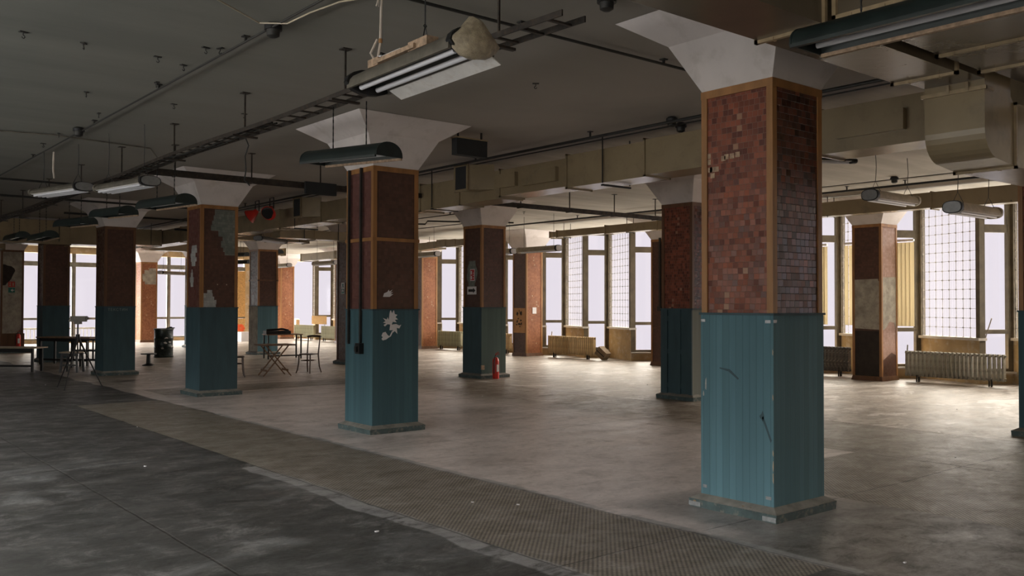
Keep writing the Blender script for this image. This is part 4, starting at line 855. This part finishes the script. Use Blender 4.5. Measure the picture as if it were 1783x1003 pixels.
for q in range(2): c.tube([(-.035, .385, .66), (-.06, .39, .60), (-.075 + .02 * q, .40, .54)], .005, 5)
c.build('power_cable', M['wire_white'], nl)
MB().tube([(-.033, .39, .60), (-.03, .388, .70)], .018, 8).build('blue_tape', M['blue_tape'], nl); MB().tube([(-.031, .418, .295), (-.031, .416, .325)], .014, 8).build('tape_ring', M['trim'], nl)

# small lamps over the window bays
for lb, x, y, z in (('white tube lamp with grey oval end left of the right window column', 7.35, 2.72, 3.28), ('white tube lamp with grey oval end before the near glass block window', 7.15, 1.38, 2.97)):
    oval(lb, x, y, z, R_(-90), 1.25, lens='lens', body='lamp_cream', tubes=2, wd=.27, hh=.17)
for lb, x, y, z, L_ in (('tube lamp with pale round end before the poster column', 9.5, 13.66, 3.06, 1.5), ('tube lamp with pale round end left of the poster column', 9.5, 15.45, 3.06, 1.4), ('tube lamp with pale round end between second and fire sign columns', 9.5, 19.2, 3.14, 1.6),
                    ('tube lamp with pale end nearest the far corner windows', 9.5, 25.6, 3.10, 1.6), ('tube lamp over the far corner radiators', 9.5, 29.4, 3.12, 1.6)):
    oval(lb, x, y, z, 0, L_, lens='white', body='lamp_cream', tubes=1, wd=.22, hh=.16, v=False)
for lb, x, y, z in (('dark reflector lamp behind the pale sided far column', 6.9, 27.6, 3.42), ('dark reflector lamp high in the far bay beside another', 7.6, 26.3, 3.48), ('lower dark reflector lamp in the far bay', 7.4, 28.5, 3.20), ('dark reflector lamp glimpsed right of the third column', 4.6, 24.2, 3.46)):
    hood(lb, x, y, z, R_(20), 1.2)
oval('white tube lamp glowing before the orange barrel-side column', 5.6, 30.5, 2.78, R_(-60), 1.2, top=.9, lens='white', body='lamp_cream', tubes=1)
oval('sealed grey tube lamp under the ducts by the red horns', 3.9, 18.0, 3.30, R_(-55), 1.2, top=.45, body='lamp_body', tubes=2)
oval('short bare tube fitting beside the nearest column', 4.2, 2.0, 3.52, R_(60), .8, top=.35, body='black_pipe', tubes=1, wd=.12, hh=.06)
# batten hanging under the windows ceiling duct
hn = thing('siren_horn', 'pair of red horns hanging from the ceiling pipe', 'horn', (2.33, 14.9, 3.80))
for sy, rr_ in ((.42, .3), (-.36, -.3)):
    m = MB(); m.tube([(0, sy, .03), (-.03, sy + rr_ * .1, -.02), (-.09, sy + rr_ * .3, -.08), (-.14, sy + rr_ * .45, -.12)], [.05, .07, .13, .17], 14); m.build('horn', M['red'], hn, smooth=True)
    m = MB(); m.tube([(-.142, sy + rr_ * .455, -.122), (-.146, sy + rr_ * .47, -.126)], [.155, .12], 14); m.build('horn_mouth', M['black'], hn)
    m = MB(); m.tube([(0, sy - .1, .16), (0, sy - .1, .24), (0, sy + .1, .24), (0, sy + .1, .02)], .012, 6); m.tube([(0, sy - .1, .17), (0, sy - .1, .0)], .012, 6); m.build('bracket', M['black'], hn)

# ------------------------------------------------------------------ radiators and window bits
def radiator(label, x, y0, y1, z0, z1, mat, pitch=.09, dep=.09):
    t = thing('radiator', label, 'radiator', (x, (y0 + y1) / 2, 0)); n = max(3, int(round((y1 - y0) / pitch))); W = y1 - y0; p = W / n
    m = MB(); h = z1 - z0
    m.box(-dep / 2 - .01, dep / 2 + .01, -p * .22, p * .22, z0, z1).box(-dep / 2 + .03, dep / 2 - .02, -p * .5, p * .5, z0 + .02, z0 + .06).box(-dep / 2 + .03, dep / 2 - .02, -p * .5, p * .5, z1 - .06, z1 - .02)
    s0 = m.build('section', M[mat], t, bevel=.012); s0.location = (0, -W / 2 + p / 2, 0)
    for i in range(1, n):
        c = s0.copy(); COL.objects.link(c); c.parent = t; c.location = (0, -W / 2 + p * (i + .5), 0)
    MB().tube([(0, -W / 2, z0 + .035), (0, W / 2, z0 + .035)], .022, 8).tube([(0, -W / 2, z1 - .035), (0, W / 2, z1 - .035)], .022, 8).build('header_pipe', M[mat], t)
    for sy in (-1, 1):
        f = MB(); y = sy * W * .36; f.box(-dep / 2 - .01, -dep / 2 + .02, y - .03, y - .012, 0, z0 + .03).box(-dep / 2 - .01, -dep / 2 + .02, y + .012, y + .03, 0, z0 + .03).box(dep / 2 - .02, dep / 2 + .01, y - .012, y + .012, 0, z0 + .03); f.build('foot', M['black_pipe'], t)
    MB().tube([(dep / 2, W / 2 + .0, z1 - .05), (dep / 2 + .1, W / 2 + .03, z1 - .05), (dep / 2 + .12, W / 2 + .03, z1 + .12)], .014, 6).build('valve_pipe', M[mat], t)
    return t
radiator('large grey flaking radiator under the near glass block window', 13.02, 3.30, 5.40, .12, .67, 'rad_grey')
radiator('dark rusty radiator left of the plaster patched column', 13.05, 6.72, 8.60, .12, .69, 'rad_dark')
radiator('tan radiator under glass block windows right of poster column', 12.95, 15.0, 17.1, .12, .68, 'rad_tan')
radiator('tan radiator partly behind the fire sign column', 13.05, 19.1, 20.6, .12, .68, 'rad_tan')
radiator('olive radiator between second column and fire sign column', 13.05, 21.9, 23.4, .12, .68, 'rad_olive')
radiator('olive radiator in the far corner, left of the pair', 13.05, 33.3, 35.3, .12, .69, 'rad_olive')
radiator('olive radiator in the far corner, right of the pair', 13.05, 30.9, 32.6, .12, .68, 'rad_olive')
cr = thing('upholstered_cube', 'brown boxy seat tipped against the wall under glass block window', 'seat', (13.0, 14.72, 0), R_(12))
m = MB().box(-.14, .14, -.17, .17, -.13, .13).build('cushion', M['cardboard'], cr, bevel=.03); m.rotation_euler = (R_(38), 0, 0); m.location = (0, 0, .21)
m = MB().box(-.15, .15, -.175, .175, -.012, .012).build('strap', M['dark_patch'], cr); m.rotation_euler = (R_(38), 0, 0); m.location = (0, .02, .22)
def blinds(label, x, y0, y1):
    t = thing('vertical_blinds', label, 'blinds', (x, (y0 + y1) / 2, 0)); W = (y1 - y0) / 2
    MB().box(-.03, .03, -W, W, 3.10, 3.15).build('head_rail', M['white_paint'], t)
    n = max(3, int((y1 - y0) / .085))
    for i in range(n):
        y = -W + (i + .5) * 2 * W / n; q = MB(); q.bar((-.014, y - .055, 2.14), (.014, y + .055, 2.14), .003, 1.88, upv=(0, 0, 1)); q.build('slat', M['blind'], t)
    return t
blinds('beige vertical blinds to the right of the plaster patched column', 13.36, 5.36, 5.92)
blinds('beige vertical blinds to the left of the plaster patched column', 13.36, 6.72, 7.05)
blinds('narrow beige vertical blinds seen just right of the nearest column', 13.36, 7.50, 7.74)
pipe('curved pale pipe by the sill at the right edge', [(13.6, 3.95, .95), (13.5, 3.85, 1.15), (13.45, 3.75, 1.4)], .012, 'wire_white', name='window_pipe')
pipe('pale upright pipe in the far corner by the radiator', [(13.25, 31.6, .7), (13.25, 31.3, 1.1), (13.3, 31.0, 1.1), (13.3, 31.0, 3.4)], .03, 'white', name='window_pipe')
op = tag(MB().box(13.26, 13.29, 32.6, 34.0, .74, 1.12).build('plywood_board', M['osb']), 'orange plywood board behind the far corner radiator', 'board')

# ------------------------------------------------------------------ things on the floor
def extinguisher(label, x, y, z0=0, s=1.0):
    t = thing('fire_extinguisher', label, 'fire extinguisher', (x, y, z0))
    MB().lathe([(.068 * s, 0), (.075 * s, .015), (.075 * s, .40 * s), (.06 * s, .45 * s), (.028 * s, .48 * s)], 18).build('cylinder', M['red'], t, smooth=True)
    MB().lathe([(.022 * s, .48 * s), (.022 * s, .53 * s)], 10).build('valve', M['black'], t)
    MB().bar((-.02, 0, .53 * s), (.07, -.05, .56 * s), .018, .01).bar((-.02, 0, .55 * s), (.05, -.04, .60 * s), .018, .01).build('handle', M['red'], t)
    MB().tube([(0, -.02, .51 * s), (-.07, -.06, .50 * s), (-.095, -.05, .35 * s), (-.085, -.04, .12 * s)], .011, 6).build('hose', M['black'], t, smooth=True)
    MB().box(-.03, .03, -.0765 * s, -.07 * s, .16 * s, .32 * s).build('label_plate', M['white_paint'], t)
extinguisher('red fire extinguisher standing at the fire sign column base', 6.30, 11.46)
extinguisher('red fire extinguisher on the kerb of leftmost column', .17, 29.52, .17, 1.0)
tag(MB().box(-.04, .04, -.015, .015, 0, .10).build('label_tag', M['lip_rust'], None, loc=(6.07, 11.642, .20)), 'small tan tag low on the fire sign column', 'tag')

br = thing('steel_barrel', 'dark green steel barrel with pale scuffs by the far windows', 'barrel', (3.25, 24.35, 0))
MB().lathe([(.285, 0), (.295, .01), (.295, .03), (.28, .04), (.28, .28), (.295, .30), (.28, .32), (.28, .56), (.295, .58), (.28, .60), (.28, .84), (.295, .85), (.295, .88), (.27, .88), (.27, .865)], 28).build('drum', M['barrel'], br, smooth=True)
MB().lathe([(.298, .865), (.302, .88), (.298, .895)], 28).build('lid_ring', M['steel_plate'], br, smooth=True)
for a, z in ((-2.0, .45), (-2.3, .29), (-1.5, .47), (-1.9, .60), (-1.2, .33)):
    o = MB().prism(blotch(0, 0, .07, .04, 9, .5), (0, 0, 0), (0, 1, 0), (0, 0, 1), .004).build('scuff', M['white_paint'], br); o.location = (.284 * math.cos(a + .3), .284 * math.sin(a + .3), z); o.rotation_euler = (0, 0, a + .3)
bt = thing('scrap_bracket', 'small dark metal piece lying on the barrel lid', 'metal piece', (3.40, 24.25, .897)); MB().box(-.10, .14, -.06, .06, .0, .025).build('bar', M['black_pipe'], bt); MB().box(-.02, .06, -.04, .04, .025, .05).build('block', M['black_pipe'], bt)

# folding table
def ftable(label, cx, cy, rz, Lx=.80, Wy=.62, H=.73, mat='wood'):
    t = thing('folding_table', label, 'table', (cx, cy, 0), rz)
    MB().box(-Lx / 2, Lx / 2, -Wy / 2, Wy / 2, H - .028, H).build('table_top', M[mat], t, bevel=.006)
    for sy in (-1, 1):
        for sx in (-1, 1):
            y = sy * (Wy * .36 + (.012 if sx > 0 else -.012))
            MB().bar((sx * .32, y, 0), (-sx * .26, y, H - .03), .022, .045, upv=(0, 1, 0)).build('leg', M[mat], t)
    for sx in (-1, 1): MB().bar((sx * .25, -Wy * .36, .13), (sx * .25, Wy * .36, .13), .022, .045).build('stretcher', M[mat], t)
    return t
ftable('folding wooden table with crossed legs beside two bentwood chairs', 2.80, 15.36, R_(-8))
t2 = thing('side_table', 'black framed table with pale top behind the far pale sided column', 'table', (5.85, 21.4, 0), R_(-10))
MB().box(-.55, .55, -.3, .3, .72, .75).build('table_top', M['wood'], t2, bevel=.005)
for sx in (-1, 1):
    for sy in (-1, 1): MB().box(sx * .50 - .02, sx * .50 + .02, sy * .26 - .02, sy * .26 + .02, 0, .72).build('leg', M['black'], t2)
MB().box(-.5, .5, -.28, -.24, .08, .12).build('stretcher', M['black'], t2)
t3 = thing('crate', 'dark crate lying on the black framed far table', 'crate', (5.75, 21.4, .752), R_(-10)); MB().box(-.45, .3, -.2, .2, 0, .10).build('crate_body', M['black_pipe'], t3, bevel=.02); MB().tube([(-.4, 0, .12), (.1, 0, .15), (.28, 0, .10)], .03, 8).build('roll', M['black'], t3)

def chair(label, cx, cy, rz, back=True):
    t = thing('bentwood_chair', label, 'chair', (cx, cy, 0), rz)
    seat = [(.20 * math.cos(a) * (1.0), .20 * math.sin(a)) for a in [2 * math.pi * i / 20 for i in range(20)]]
    seat = [(math.copysign(abs(x / .2) ** .7 * .2, x), math.copysign(abs(y / .2) ** .7 * .2, y)) for x, y in seat]
    MB().prism(seat, (0, 0, .44), (1, 0, 0), (0, 1, 0), .028).build('seat', M['wood_dark'], t, bevel=.006)
    MB().tube([(x * .8, y * .8, .30) for x, y in seat] + [(seat[0][0] * .8, seat[0][1] * .8, .30)], .011, 6).build('leg_ring', M['wood_dark'], t, smooth=True)
    for sx in (-1, 1):
        MB().tube([(sx * .16, -.16, .44), (sx * .165, -.17, .25), (sx * .18, -.20, .08), (sx * .20, -.225, 0)], [.018, .017, .015, .013], 8).build('leg', M['wood_dark'], t, smooth=True)
        if back: MB().tube([(sx * .20, .25, 0), (sx * .175, .20, .15), (sx * .16, .175, .44), (sx * .165, .20, .65), (sx * .17, .235, .86)], [.014, .016, .018, .016, .015], 8).build('rear_leg', M['wood_dark'], t, smooth=True)
        else: MB().tube([(sx * .20, .25, 0), (sx * .175, .20, .15), (sx * .16, .165, .44)], [.014, .016, .018], 8).build('leg', M['wood_dark'], t, smooth=True)
    if back: MB().tube([(-.19, .235, .87), (-.08, .25, .885), (.08, .25, .885), (.19, .235, .87)], .024, 8).build('back_rail', M['wood_dark'], t, smooth=True)
    return t
chair('bentwood chair with open back right of the folding table', 3.80, 15.62, R_(-62))
chair('backless bentwood stool half hidden behind the third column', 1.93, 15.55, R_(-20), back=False)

# left group: tables, stool, bench, camera tripod
def board_table(label, cx, cy, rz, Lx, Wy, H, mat='wood', leg='black', name='work_table'):
    t = thing(name, label, 'table', (cx, cy, 0), rz)
    MB().box(-Lx / 2, Lx / 2, -Wy / 2, Wy / 2, H - .03, H).build('table_top', M[mat], t, bevel=.005)
    for sx in (-1, 1):
        for sy in (-1, 1): MB().box(sx * (Lx / 2 - .12) - .025, sx * (Lx / 2 - .12) + .025, sy * (Wy / 2 - .06) - .025, sy * (Wy / 2 - .06) + .025, 0, H - .03).build('leg', M[leg], t)
    for za, zb in ((.12, .17), (H - .12, H - .03)): MB().box(-Lx / 2 + .1, Lx / 2 - .1, -Wy / 2 + .04, -Wy / 2 + .07, za, zb).build('stretcher', M[leg], t)
    return t
board_table('long dark work table behind the tripod between fourth and fifth columns', .05, 22.2, R_(-60), 1.9, .6, .76)
board_table('low pale plank table before the fifth column', -1.75, 20.6, R_(-44), 1.7, .5, .60, 'wood_pale')
st = thing('stool', 'dark stool with pale seat behind the tripod legs', 'stool', (-.62, 19.3, 0), R_(-38))
MB().box(-.23, .23, -.2, .2, .47, .50).build('seat', M['wood_pale'], st, bevel=.008)
for sx in (-1, 1):
    for sy in (-1, 1): MB().bar((sx * .17, sy * .15, .47), (sx * .20, sy * .18, 0), .045, .045).build('leg', M['black'], st)
MB().box(-.18, .18, -.18, -.15, .16, .20).build('stretcher', M['black'], st); MB().box(-.18, .18, -.17, -.14, .40, .46).build('stretcher', M['black'], st)
bn = thing('slatted_bench', 'dark bench with upright slats left of the fourth column base', 'bench', (.20, 20.6, 0), R_(-50))
MB().box(-.62, .62, -.04, .04, .70, .75).build('top_rail', M['black'], bn); MB().box(-.62, .62, -.03, .03, .18, .23).build('bottom_rail', M['black'], bn)
for i in range(7): MB().box(-.58 + i * .185, -.545 + i * .185, -.015, .015, .22, .71).build('slat', M['black'], bn)
for sx in (-1, 1): MB().box(sx * .60 - .03, sx * .60 + .03, -.04, .04, 0, .70).build('leg', M['black'], bn); MB().box(sx * .60 - .03, sx * .60 + .03, .30, .36, 0, .45).build('leg', M['black'], bn)
MB().box(-.64, .64, .02, .38, .42, .46).build('seat', M['black'], bn)
tp = thing('camera_tripod', 'black camera tripod standing left of the fourth column', 'tripod', (-1.60, 14.85, 0))
hub = Vector((0, 0, 1.02))
for fx, fy in ((-.27, .40), (-.34, -.45), (.47, .02)):
    m = MB(); e = Vector((fx, fy, 0)); m.tube([hub, hub.lerp(e, .38), hub.lerp(e, .39), hub.lerp(e, .72), hub.lerp(e, .73), e], [.020, .018, .014, .013, .010, .009], 8); m.build('leg', M['black'], tp, smooth=True)
    MB().tube([e + Vector((0, 0, .02)), e], .016, 8).build('rubber_foot', M['black'], tp)
MB().tube([(0, 0, .62), (0, 0, 1.28)], .016, 8).tube([(0, 0, .98), (0, 0, 1.06)], .04, 10).build('centre_column', M['black'], tp, smooth=True)
for fx, fy in ((-.27, .40), (-.34, -.45), (.47, .02)): MB().bar((0, 0, .68), (fx * .34, fy * .34, .67), .012, .012).build('spreader', M['black'], tp)
hd = MB().box(-.06, .06, -.05, .05, 1.26, 1.31).box(-.16, .16, -.05, .05, 1.31, 1.34).build('head', M['lamp_body'], tp, bevel=.008); hd.rotation_euler = (0, 0, R_(-40))
hd = MB().box(-.13, .17, -.055, .055, 1.34, 1.42).box(.17, .20, -.04, .04, 1.35, 1.40).build('camera_body', M['lamp_body'], tp, bevel=.012); hd.rotation_euler = (0, 0, R_(-40))
fl = thing('floor_lamp_base', 'small dark round plate on the floor right of the fourth column', 'plate', (1.6, 20.6, 0)); MB().lathe([(.16, .0), (.16, .02), (.06, .06), (.05, .30)], 16).build('base', M['black'], fl); MB().lathe([(.2, .30), (.2, .33)], 16).build('disc', M['black'], fl)
wb = thing('white_carton', 'white carton on the floor under the strand board panel', 'box', (10.2, 34.2, 0)); MB().box(-.35, .35, -.2, .2, 0, .42).build('carton', M['white'], wb, bevel=.01); MB().box(-.35, .35, -.02, .02, .42, .425).build('tape', M['lip_rust'], wb)
# small debris on the floor
rd = random.Random(21)
db = tag(MB().prism(blotch(0, 0, .025, .018, 6, .5, rd), (0, 0, 0), (1, 0, 0), (0, 1, 0), .006).build('debris_chip', M['white'], None, loc=(-2.9, 1.3, .001)), 'tiny pale chip lying on the concrete floor', 'debris', 'pale chips scattered on the floor')
for i in range(45):
    x, y = rd.uniform(-4.5, 12), rd.uniform(-2.5, 20)
    if abs(x - round(x / 6.388) * 6.388) < .5 and abs(y - round(y / 6) * 6) < .5: continue
    c = db.copy(); COL.objects.link(c); c.location = (x, y, .001); c.rotation_euler = (0, 0, rd.random() * 6); s_c = rd.uniform(.3, .8); c.scale = (s_c, s_c, 1)
